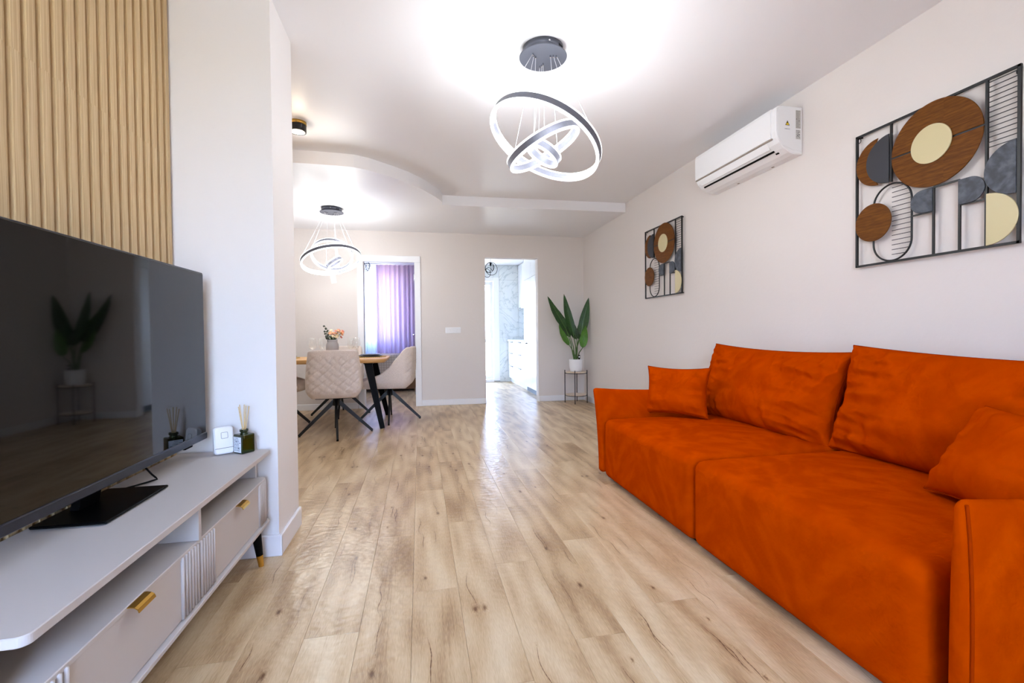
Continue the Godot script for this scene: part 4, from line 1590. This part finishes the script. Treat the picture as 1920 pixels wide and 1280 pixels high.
func bouquet(vp: Vector3) -> void:
	var t := thing("flower_bouquet", "dried peach flowers and dark eucalyptus standing in the vase", "flowers", vp + Vector3(0, 0.02, 0))
	var r := RandomNumberGenerator.new()
	r.seed = 77
	var ball := SphereMesh.new()
	ball.radius = 1.0; ball.height = 2.0; ball.radial_segments = 10; ball.rings = 6
	# eucalyptus sprigs on the left
	for k in 5:
		var tip := Vector3(-0.055 - 0.018 * (k % 3), 0.23 + 0.030 * k, r.randf_range(-0.04, 0.05))
		if k == 0: tip = Vector3(-0.05, 0.215, 0.03)
		var st := mb()
		var a := Vector3(-0.01, 0.0, 0)
		var mid := a.lerp(tip, 0.6) + Vector3(0.02, 0.01, 0)
		tube(st, [a, mid, tip], 0.0016, 5)
		var stem := put("eucalyptus_stem", st, M.stalk, t)
		for j in 4:
			var p := mid.lerp(tip, 0.25 + j * 0.27) + Vector3(r.randf_range(-0.012, 0.012), r.randf_range(-0.008, 0.008), r.randf_range(-0.012, 0.012))
			st = mb()
			var n := Vector3(r.randf_range(-0.6, 0.6), r.randf_range(-0.5, 0.5), 1).normalized()
			var ex := n.cross(Vector3.UP).normalized()
			var xf := Transform3D(Basis(ex, n, ex.cross(n)), p)
			var R := r.randf_range(0.009, 0.015)
			lathe(st, [Vector2(0.0003, -0.001), Vector2(R, -0.0005), Vector2(R, 0.0005), Vector2(0.0003, 0.003)], 10, xf)
			put("round_leaf", st, M.eucalyptus, stem)
	# flower heads in the middle and right: five petals round a centre
	for k in 30:
		var ang := r.randf_range(-0.5, 1.25)
		var rad := r.randf_range(0.03, 0.13)
		var tip := Vector3(sin(ang) * rad + 0.012, 0.205 + cos(ang) * rad * 0.95, r.randf_range(-0.05, 0.06))
		if k % 3 == 0:
			tip = Vector3(0.095 + r.randf_range(-0.025, 0.03), 0.26 + r.randf_range(-0.05, 0.045), r.randf_range(-0.03, 0.05))
		var m: Material = [M.blossom, M.blossom_cream, M.blossom_pink, M.blossom, M.blossom_cream][k % 5]
		if k % 3 == 0: m = [M.blossom_pink, M.blossom][(k / 3) % 2]
		var st := mb()
		tube(st, [Vector3(0.005, 0.0, 0), Vector3(0.01, 0.17, 0).lerp(tip, 0.3), tip], 0.0011, 5)
		var stem := put("flower_stem", st, M.stalk, t)
		var n := (tip - Vector3(0, 0.15, -0.06)).normalized()
		var ex := n.cross(Vector3.UP).normalized()
		var ez := ex.cross(n)
		st = mb()
		for q in 5:
			var a := TAU * q / 5.0
			var d := (ex * cos(a) + ez * sin(a))
			var px := Transform3D(Basis(d * 0.011, n * 0.004, d.cross(n) * 0.009), tip + d * 0.010 + n * 0.002)
			lathe(st, [Vector2(0.02, -1.0), Vector2(0.8, -0.5), Vector2(1.0, 0.1), Vector2(0.7, 0.7), Vector2(0.02, 1.0)], 7, px)
		put("blossom", st, m, stem)
	for k in 8:
		var st := mb()
		var a := r.randf_range(0.0, TAU)
		var p0 := Vector3(0, 0.17, 0)
		var p1 := Vector3(cos(a) * 0.075, 0.225 + r.randf_range(-0.015, 0.02), sin(a) * 0.06)
		leaf_blade(st, p0, p1, Vector3(0, 1, 0.3), 0.02, 0.004)
		put("leaf", st, M.leaf, t)

# ---------------------------------------------------------------- plant
func leaf_blade(st: SurfaceTool, a: Vector3, b: Vector3, facing: Vector3, width: float, sag: float, curl := 0.25) -> void:
	# a leaf from a to b, widest below the middle, folded a little along its midrib
	var t := (b - a).normalized()
	var side := t.cross(facing).normalized()
	var n := side.cross(t).normalized()
	var N := 14
	var K := 6
	var rows := []
	for i in N + 1:
		var u := float(i) / N
		var w := width * 0.5 * pow(sin(PI * pow(u, 0.72)), 0.75) * (1.0 - 0.15 * u)
		var c := a.lerp(b, u) - n * sag * sin(PI * u) * 1.0
		var row := PackedVector3Array()
		for j in K + 1:
			var s := 2.0 * j / K - 1.0
			row.append(c + side * w * s + n * (absf(s) * w * curl + 0.006 * w / maxf(width, 0.001) * sin(u * 21.0 + s * 2.0)))
		rows.append(row)
	st.set_smooth_group(0)
	for i in N:
		for j in K:
			quad(st, rows[i][j], rows[i][j + 1], rows[i + 1][j + 1], rows[i + 1][j])
	st.set_smooth_group(1)
	var off := -n * 0.0012
	for i in N:
		for j in K:
			quad(st, rows[i][j] + off, rows[i + 1][j] + off, rows[i + 1][j + 1] + off, rows[i][j + 1] + off)

func plant_corner() -> void:
	var c := Vector3(2.255, 0, -6.53)
	var t := thing("plant_stand", "small round plant stand with thin black legs in the corner", "plant stand", c)
	var st := mb()
	lathe(st, [Vector2(0.0005, 0.448), Vector2(0.150, 0.448), Vector2(0.152, 0.452), Vector2(0.152, 0.460), Vector2(0.150, 0.464), Vector2(0.0005, 0.464)], 40, Transform3D(), FLAT)
	put("top", st, M.stone_top, t)
	st = mb()
	lathe(st, [Vector2(0.0005, 0.118), Vector2(0.150, 0.118), Vector2(0.152, 0.121), Vector2(0.152, 0.127), Vector2(0.150, 0.130), Vector2(0.0005, 0.130)], 40, Transform3D(), FLAT)
	put("shelf", st, M.stone_top, t)
	for y in [0.440, 0.113]:
		st = mb()
		var ring := []
		for k in 40:
			var a := TAU * k / 40.0
			ring.append(Vector3(cos(a) * 0.157, y, sin(a) * 0.157))
		tube(st, ring, 0.0045, 6, true)
		put("hoop", st, M.black_metal, t)
	for k in 4:
		var a := PI * 0.5 * k + 0.42
		st = mb()
		tube(st, [Vector3(cos(a) * 0.163, 0.0, sin(a) * 0.163), Vector3(cos(a) * 0.163, 0.485, sin(a) * 0.163)], 0.0065, 8)
		put("leg", st, M.black_metal, t)
	var py := 0.465
	var p := thing("potted_plant", "tall leafy green plant in a white pot on the plant stand", "plant", c + Vector3(0, py, 0))
	st = mb()
	lathe(st, [Vector2(0.0005, 0.0), Vector2(0.078, 0.0), Vector2(0.086, 0.012), Vector2(0.096, 0.07), Vector2(0.099, 0.170), Vector2(0.099, 0.180), Vector2(0.092, 0.180), Vector2(0.090, 0.155)], 40)
	put("pot", st, M.pot, p)
	st = mb()
	lathe(st, [Vector2(0.092, 0.160), Vector2(0.05, 0.166), Vector2(0.0005, 0.168)], 24)
	put("soil", st, M.soil, p)
	# leaves: base of blade, tip of blade (relative to the pot), width, material, facing
	var L := [
		[Vector3(-0.15, 0.62, 0.02), Vector3(-0.44, 1.10, 0.06), 0.145, M.leaf, Vector3(0.35, 0.25, 1)],
		[Vector3(-0.07, 0.50, -0.03), Vector3(-0.36, 1.02, -0.06), 0.15, M.dark_leaf, Vector3(-0.9, 0.2, 0.6)],
		[Vector3(-0.04, 0.52, 0.03), Vector3(-0.175, 1.14, 0.0), 0.135, M.leaf, Vector3(0.1, 0.1, 1)],
		[Vector3(0.01, 0.47, 0.02), Vector3(-0.09, 0.80, -0.02), 0.125, M.dark_leaf, Vector3(-0.2, 0.1, 1)],
		[Vector3(0.08, 0.52, 0.0), Vector3(0.195, 1.085, 0.03), 0.150, M.leaf, Vector3(-0.45, 0.2, 1)],
		[Vector3(0.06, 0.47, -0.04), Vector3(0.16, 0.85, -0.05), 0.12, M.dark_leaf, Vector3(-0.2, 0.0, 1)],
		[Vector3(-0.115, 0.385, 0.06), Vector3(-0.285, 0.685, 0.10), 0.105, M.young_leaf, Vector3(0.3, 0.3, 1)],
		[Vector3(0.085, 0.345, 0.06), Vector3(0.125, 0.675, 0.09), 0.125, M.young_leaf, Vector3(-0.3, 0.2, 1)]]
	for k in L.size():
		var l = L[k]
		st = mb()
		var root := Vector3(-0.02 + 0.012 * (k % 4), 0.155, 0.01 * (k % 3) - 0.01)
		var mid: Vector3 = root.lerp(l[0], 0.55) + Vector3(0.01 * signf(root.x - l[0].x), 0.02, 0)
		tube(st, [root, mid, l[0], l[0].lerp(l[1], 0.85)], [0.0095, 0.007, 0.005, 0.001], 7)
		var stem := put("stalk", st, M.stalk, p)
		st = mb()
		leaf_blade(st, l[0], l[1], l[4], l[2], 0.035, 0.28)
		put("leaf", st, l[3], stem)
	st = mb()
	bevel_box(st, Vector3(0.035, 0.20, 0.05), Vector3(0.030, 0.085, 0.002), 0.0008)
	put("plant_tag", st, M.black, p, "small black plant tag")
	st = mb()
	bevel_box(st, Vector3(0.035, 0.215, 0.0515), Vector3(0.018, 0.022, 0.0012), 0.0004)
	put("tag_sticker", st, M.white, p)

# ---------------------------------------------------------------- small things
func small_things() -> void:
	# wall sockets between the doorways
	var t := thing("wall_socket", "white triple wall socket between the two doorways", "socket", Vector3(0.478, 1.088, ZB))
	var st := mb()
	extrude(st, rrect(0.222, 0.086, 0.008, 4), 0.009, 0.002)
	put("plate", st, M.plastic, t)
	for k in 3:
		st = mb()
		extrude(st, rrect(0.058, 0.058, 0.004, 3), 0.003, 0.001, Transform3D(Basis(), Vector3((k - 1) * 0.071, 0, 0.009)))
		var g := put("insert", st, M.white, t)
		if k != 0:
			st = mb()
			lathe(st, [Vector2(0.019, 0.0), Vector2(0.022, 0.0), Vector2(0.022, 0.002), Vector2(0.019, 0.002), Vector2(0.019, 0.0)], 24, Transform3D(Basis(Vector3.RIGHT, PI * 0.5), Vector3((k - 1) * 0.071, 0, 0.012)))
			put("socket_rim", st, M.plastic, g)
	# white detector propped against the partition
	var d := thing("gas_detector", "small white electronic device standing on the stand beside the diffuser", "device", Vector3(-0.858, 0.5105, -2.255), deg_to_rad(38.0))
	st = mb()
	var tilt := Transform3D(Basis(Vector3.RIGHT, deg_to_rad(-7.0)), Vector3(0, 0.061, 0))
	var body := rrect(0.078, 0.118, 0.014, 6)
	extrude(st, body, 0.026, 0.005, tilt * Transform3D(Basis(), Vector3(0, 0, -0.013)))
	put("case", st, M.plastic, d)
	st = mb()
	bar(st, tilt * Vector3(-0.037, -0.033, 0.0128), tilt * Vector3(0.037, -0.033, 0.0128), Vector2(0.0016, 0.001), Vector2(0.0016, 0.001), tilt.basis.y)
	put("groove", st, M.handle, d)
	st = mb()
	var q := []
	for p in rrect(0.026, 0.026, 0.003, 3):
		q.append(tilt * Vector3(p.x + 0.002, p.y + 0.022, 0.0132))
	tube(st, q, 0.0006, 4, true)
	var bt := put("button", st, M.handle, d)
	st = mb()
	extrude(st, rrect(0.024, 0.024, 0.003, 3), 0.002, 0.0006, tilt * Transform3D(Basis(), Vector3(0.002, 0.022, 0.0122)))
	put("button_cap", st, M.plastic, bt)
	# reed diffuser
	var b := thing("reed_diffuser", "square green glass reed diffuser with wooden sticks on the stand", "diffuser", Vector3(-0.778, 0.5105, -2.268), deg_to_rad(52.0))
	st = mb()
	bevel_box(st, Vector3(0, 0.042, 0), Vector3(0.062, 0.084, 0.062), 0.004)
	put("bottle", st, M.green_glass, b)
	st = mb()
	bevel_box(st, Vector3(0, 0.034, 0), Vector3(0.052, 0.058, 0.052), 0.003)
	put("liquid", st, mat(rgb8(44, 56, 6), 0.1), b)
	st = mb()
	lathe(st, [Vector2(0.016, 0.083), Vector2(0.016, 0.088), Vector2(0.013, 0.091), Vector2(0.018, 0.094), Vector2(0.018, 0.104), Vector2(0.013, 0.104), Vector2(0.011, 0.088)], 20)
	put("neck", st, M.green_glass, b)
	var lm := mat(Color.WHITE, 0.6)
	lm.albedo_texture = print_texture(64, 96, rgb8(232, 238, 246), rgb8(84, 92, 110), 9, 21, 3)
	put("paper_label", textured_quad(Vector3(-0.0315, 0.006, -0.026), Vector3(-0.0315, 0.006, 0.026), Vector3(-0.0315, 0.074, 0.026), Vector3(-0.0315, 0.074, -0.026)), lm, b)
	for k in 5:
		st = mb()
		var a := TAU * k / 5.0 + 0.4
		tube(st, [Vector3(-cos(a) * 0.008, 0.01, -sin(a) * 0.008), Vector3(cos(a) * 0.022, 0.205 + 0.006 * (k % 3), sin(a) * 0.022)], 0.0019, 6)
		put("reed", st, M.reed, b)

# ---------------------------------------------------------------- rooms beyond
func curtain(called: String, x0: float, x1: float, y0: float, y1: float, z: float, folds: int, m: Material, label: String) -> void:
	var st := mb()
	var N := folds * 10
	var rows := []
	for i in N + 1:
		var u := float(i) / N
		var col := PackedVector3Array()
		for j in 9:
			var v := j / 8.0
			var amp := 0.028 + 0.012 * (1.0 - v)
			var ph := u * folds * TAU + 0.5 * sin(u * 17.0)
			col.append(Vector3(lerpf(x0, x1, u) + 0.008 * sin(ph * 0.5 + v), lerpf(y0, y1, v), z + amp * sin(ph)))
		rows.append(col)
	st.set_smooth_group(0)
	for i in N:
		for j in 8:
			quad(st, rows[i][j], rows[i + 1][j], rows[i + 1][j + 1], rows[i][j + 1])
	var o := put(called, st, m)
	tag(o, label, "curtain")

func bedroom() -> void:
	curtain("sheer_curtain", -2.1, -0.80, 0.05, 2.42, -9.66, 16, M.sheer, "sheer white curtain at the bedroom window")
	curtain("lilac_curtain", -0.84, -0.02, 0.05, 2.42, -9.54, 9, M.lilac, "lilac curtain seen through the bedroom doorway")
	var st := mb()
	tube(st, [Vector3(-2.3, 2.45, -9.6), Vector3(0.2, 2.45, -9.6)], 0.012, 10)
	var rod := put("curtain_rod", st, M.white)
	tag(rod, "white curtain rod above the bedroom window", "curtain rod")
	# daybed with a checked cover
	var t := thing("daybed", "daybed under a beige checked cover in the bedroom", "bed", Vector3(-1.0, 0, -9.02))
	st = mb()
	bevel_box(st, Vector3(0, 0.14, 0), Vector3(2.0, 0.20, 0.74), 0.01)
	put("base", st, M.bed_wood, t)
	for sx in [-1.0, 1.0]:
		for sz in [-1.0, 1.0]:
			st = mb()
			bevel_box(st, Vector3(sx * 0.92, 0.02, sz * 0.31), Vector3(0.06, 0.04, 0.06), 0.004)
			put("foot", st, M.bed_wood, t)
	st = mb()
	soft_box(st, Vector3(0, 0.455, 0.0), Vector3(2.02, 0.43, 0.78), 0.05, 6)
	put("cover", st, M.plaid, t)
	# pendant: wooden cap and black wire cage
	var p := thing("cage_pendant", "black wire cage pendant with a wooden cap in the bedroom", "pendant lamp", Vector3(-0.955, LOWER, -8.4))
	st = mb()
	tube(st, [Vector3(0, 0, 0), Vector3(0, -0.14, 0)], 0.004, 6)
	put("cord", st, M.black, p)
	st = mb()
	lathe(st, [Vector2(0.0005, -0.175), Vector2(0.095, -0.175), Vector2(0.095, -0.145), Vector2(0.0005, -0.14)], 24)
	put("wood_cap", st, M.oak, p)
	var top := []
	var mid := []
	var low := []
	for k in 8:
		var a := TAU * k / 8.0
		top.append(Vector3(cos(a) * 0.09, -0.176, sin(a) * 0.09))
		mid.append(Vector3(cos(a + 0.39) * 0.135, -0.245, sin(a + 0.39) * 0.135))
		low.append(Vector3(cos(a) * 0.10, -0.345, sin(a) * 0.10))
	for k in 8:
		var n := (k + 1) % 8
		for e in [[top[k], mid[k]], [mid[k], top[n]], [mid[k], mid[n]], [mid[k], low[k]], [mid[k], low[n]], [low[k], low[n]]]:
			st = mb()
			tube(st, [e[0], e[1]], 0.003, 5, false, false)
			put("cage_wire", st, M.black, p)
	# door leaf standing open inside the bedroom
	var d := thing("bedroom_door", "white bedroom door standing open inside its doorway", "door", Vector3(-0.045, 0, ZB - 0.16))
	st = mb()
	bevel_box(st, Vector3(0.02, 1.035, -0.36), Vector3(0.038, 2.05, 0.70), 0.004)
	put("leaf", st, M.trim, d)
	st = mb()
	tube(st, [Vector3(0.0, 1.03, -0.66), Vector3(-0.05, 1.03, -0.66), Vector3(-0.052, 1.03, -0.55)], 0.008, 8)
	put("handle", st, M.steel, d)
	st = mb()
	bevel_box(st, Vector3(-0.003, 1.0, -0.66), Vector3(0.006, 0.18, 0.04), 0.002)
	put("handle_plate", st, M.steel, d)

func kitchen() -> void:
	# marble slabs on the far wall and over the worktop
	var wall := get_node("wall_kitchen")
	var tile := func(lo: Vector3, hi: Vector3) -> void:
		var s := mb()
		bevel_box(s, (lo + hi) * 0.5, hi - lo - Vector3(0.003, 0.003, 0.0) * (1.0 if hi.z - lo.z < 0.1 else 0.0) - Vector3(0.0, 0.003, 0.003) * (1.0 if hi.x - lo.x < 0.1 else 0.0), 0.0015)
		put("tile", s, M.marble, wall)
	for r in [[0.0, 0.955], [0.955, 1.565], [1.565, 2.175], [2.175, LOWER]]:
		for x in [[1.68, 2.10], [2.10, 2.478]]:
			tile.call(Vector3(x[0], r[0], -9.81), Vector3(x[1], r[1], -9.80))
	for x in [[0.602, 1.10], [1.10, 1.68]]:
		tile.call(Vector3(x[0], 2.23, -9.81), Vector3(x[1], LOWER, -9.80))
	for z in [[-9.79, -9.0], [-9.0, -8.2]]:
		tile.call(Vector3(2.470, 0.955, z[0]), Vector3(2.480, 1.555, z[1]))
	# balcony door
	var fr := Node3D.new()
	fr.name = "door_2"
	add_child(fr)
	fr.set_meta("kind", "structure")
	fr.set_meta("label", "white glazed balcony door in the kitchen")
	var st := mb()
	for x in [[0.64, 0.70], [1.55, 1.68]]:
		box_ext(st, Vector3(x[0], 0.03, -9.90), Vector3(x[1], 2.23, -9.785), 0.004)
	box_ext(st, Vector3(0.70, 2.15, -9.90), Vector3(1.55, 2.23, -9.785), 0.004)
	box_ext(st, Vector3(0.70, 0.0, -9.90), Vector3(1.55, 0.06, -9.785), 0.004)
	put("door_frame", st, M.trim, fr)
	st = mb()
	for x in [[0.705, 0.765], [1.485, 1.545]]:
		box_ext(st, Vector3(x[0], 0.065, -9.88), Vector3(x[1], 2.145, -9.83), 0.004)
	for y in [[0.065, 0.14], [0.85, 0.92], [2.07, 2.145]]:
		box_ext(st, Vector3(0.765, y[0], -9.88), Vector3(1.485, y[1], -9.83), 0.004)
	put("sash", st, M.trim, fr)
	for y in [[0.14, 0.85], [0.92, 2.07]]:
		st = mb()
		box_ext(st, Vector3(0.76, y[0], -9.859), Vector3(1.49, y[1], -9.851))
		put("pane", st, M.pane, fr)
	# lower cabinets along the right wall
	var X := 1.86
	var units := [[-9.79, -9.00], [-8.995, -8.20]]
	for u in units:
		var t := thing("kitchen_cabinet", "white kitchen base cabinet with drawers beside the marble wall" if u[0] < -9.5 else "white kitchen base cabinet with drawers beside the tall cupboard", "cabinet", Vector3(X, 0, u[0]), 0.0, "kitchen base cabinets")
		var w: float = u[1] - u[0]
		st = mb()
		box_ext(st, Vector3(0.022, 0.10, 0), Vector3(0.615, 0.868, w), 0.002)
		put("body", st, M.cabinet, t)
		st = mb()
		box_ext(st, Vector3(0.06, 0.0, 0), Vector3(0.60, 0.10, w))
		put("plinth", st, M.cabinet, t)
		for y in [[0.105, 0.365], [0.37, 0.63], [0.635, 0.862]]:
			st = mb()
			box_ext(st, Vector3(0.0, y[0], 0.004), Vector3(0.020, y[1], w - 0.004), 0.002)
			var f := put("drawer_front", st, M.cabinet, t)
			st = mb()
			bevel_box(st, Vector3(-0.008, y[1] - 0.010, w * 0.5), Vector3(0.016, 0.012, 0.20), 0.002)
			put("pull", st, M.handle, f)
	st = mb()
	box_ext(st, Vector3(X - 0.02, 0.8685, -9.795), Vector3(2.468, 0.905, -8.195), 0.003)
	tag(put("worktop", st, M.cabinet), "white kitchen worktop over the base cabinets", "worktop")
	# wall cabinets
	for u in units:
		var t2 := thing("wall_cabinet", "white kitchen wall cabinet beside the marble wall" if u[0] < -9.5 else "white kitchen wall cabinet beside the tall cupboard", "cabinet", Vector3(2.09, 1.555, u[0]), 0.0, "kitchen wall cabinets")
		var w2: float = u[1] - u[0]
		st = mb()
		box_ext(st, Vector3(0.022, 0, 0), Vector3(0.375, 0.93, w2), 0.002)
		put("body", st, M.cabinet, t2)
		for k in 2:
			st = mb()
			box_ext(st, Vector3(0, 0.0, k * w2 * 0.5 + 0.003), Vector3(0.020, 0.925, (k + 1) * w2 * 0.5 - 0.003), 0.002)
			var dr := put("cabinet_door", st, M.cabinet, t2)
			st = mb()
			bevel_box(st, Vector3(-0.006, 0.012, (k + 0.5) * w2 * 0.5), Vector3(0.014, 0.012, 0.12), 0.002)
			put("pull", st, M.handle, dr)
	# tall cupboard next to the doorway
	var tc := thing("tall_cupboard", "tall white kitchen cupboard with a dark handle beside the doorway", "cupboard", Vector3(X - 0.01, 0, -8.185))
	var wt := 1.10
	st = mb()
	box_ext(st, Vector3(0.022, 0.09, 0), Vector3(0.62, 2.42, wt), 0.002)
	put("body", st, M.cabinet, tc)
	st = mb()
	box_ext(st, Vector3(0.05, 0.0, 0), Vector3(0.60, 0.09, wt))
	put("plinth", st, M.door_black, tc)
	for k in 2:
		for y in [[0.095, 1.98], [1.985, 2.415]]:
			st = mb()
			box_ext(st, Vector3(0, y[0], k * wt * 0.5 + 0.003), Vector3(0.020, y[1], (k + 1) * wt * 0.5 - 0.003), 0.002)
			var f2 := put("cupboard_door", st, M.cabinet, tc)
			if y[0] < 1.0 and k == 0:
				st = mb()
				tube(st, [Vector3(0.0, 0.86, 0.25), Vector3(-0.045, 0.86, 0.25), Vector3(-0.045, 0.86, 0.36)], 0.009, 8)
				put("handle", st, M.handle, f2)
	# socket above the worktop
	var so := thing("kitchen_socket", "white double socket on the marble over the worktop", "socket", Vector3(2.30, 1.22, -9.80))
	st = mb()
	extrude(st, rrect(0.16, 0.085, 0.008, 4), 0.010, 0.002)
	put("plate", st, M.plastic, so)
	for k in 2:
		st = mb()
		extrude(st, rrect(0.058, 0.058, 0.02, 4), 0.003, 0.001, Transform3D(Basis(), Vector3(-0.037 + k * 0.074, 0, 0.010)))
		put("insert", st, M.white, so)
	# pendant of black hoops
	var p := thing("hoop_pendant", "black wire hoop pendant hanging in the kitchen", "pendant lamp", Vector3(1.255, LOWER, -8.2))
	st = mb()
	tube(st, [Vector3(0, 0, 0), Vector3(0, -0.20, 0)], 0.003, 6)
	put("cord", st, M.black, p)
	var spots := [[Vector3(0.012, -0.305, 0.0), 0.115, 0.25], [Vector3(-0.02, -0.29, 0.02), 0.088, -0.7], [Vector3(-0.065, -0.385, 0.0), 0.075, 0.5], [Vector3(0.03, -0.27, -0.02), 0.065, 1.1], [Vector3(-0.04, -0.33, 0.0), 0.045, -0.3]]
	for s in spots:
		st = mb()
		var ring := []
		for k in 32:
			var a := TAU * k / 32.0
			var q := Vector3(cos(a) * s[1], sin(a) * s[1], 0)
			ring.append(s[0] + q.rotated(Vector3.UP, s[2]))
		tube(st, ring, 0.0045, 6, true)
		put("hoop", st, M.black, p)
	st = mb()
	lathe(st, [Vector2(0.0005, -0.255), Vector2(0.016, -0.25), Vector2(0.018, -0.205), Vector2(0.0005, -0.20)], 14)
	put("lamp_holder", st, M.black, p)
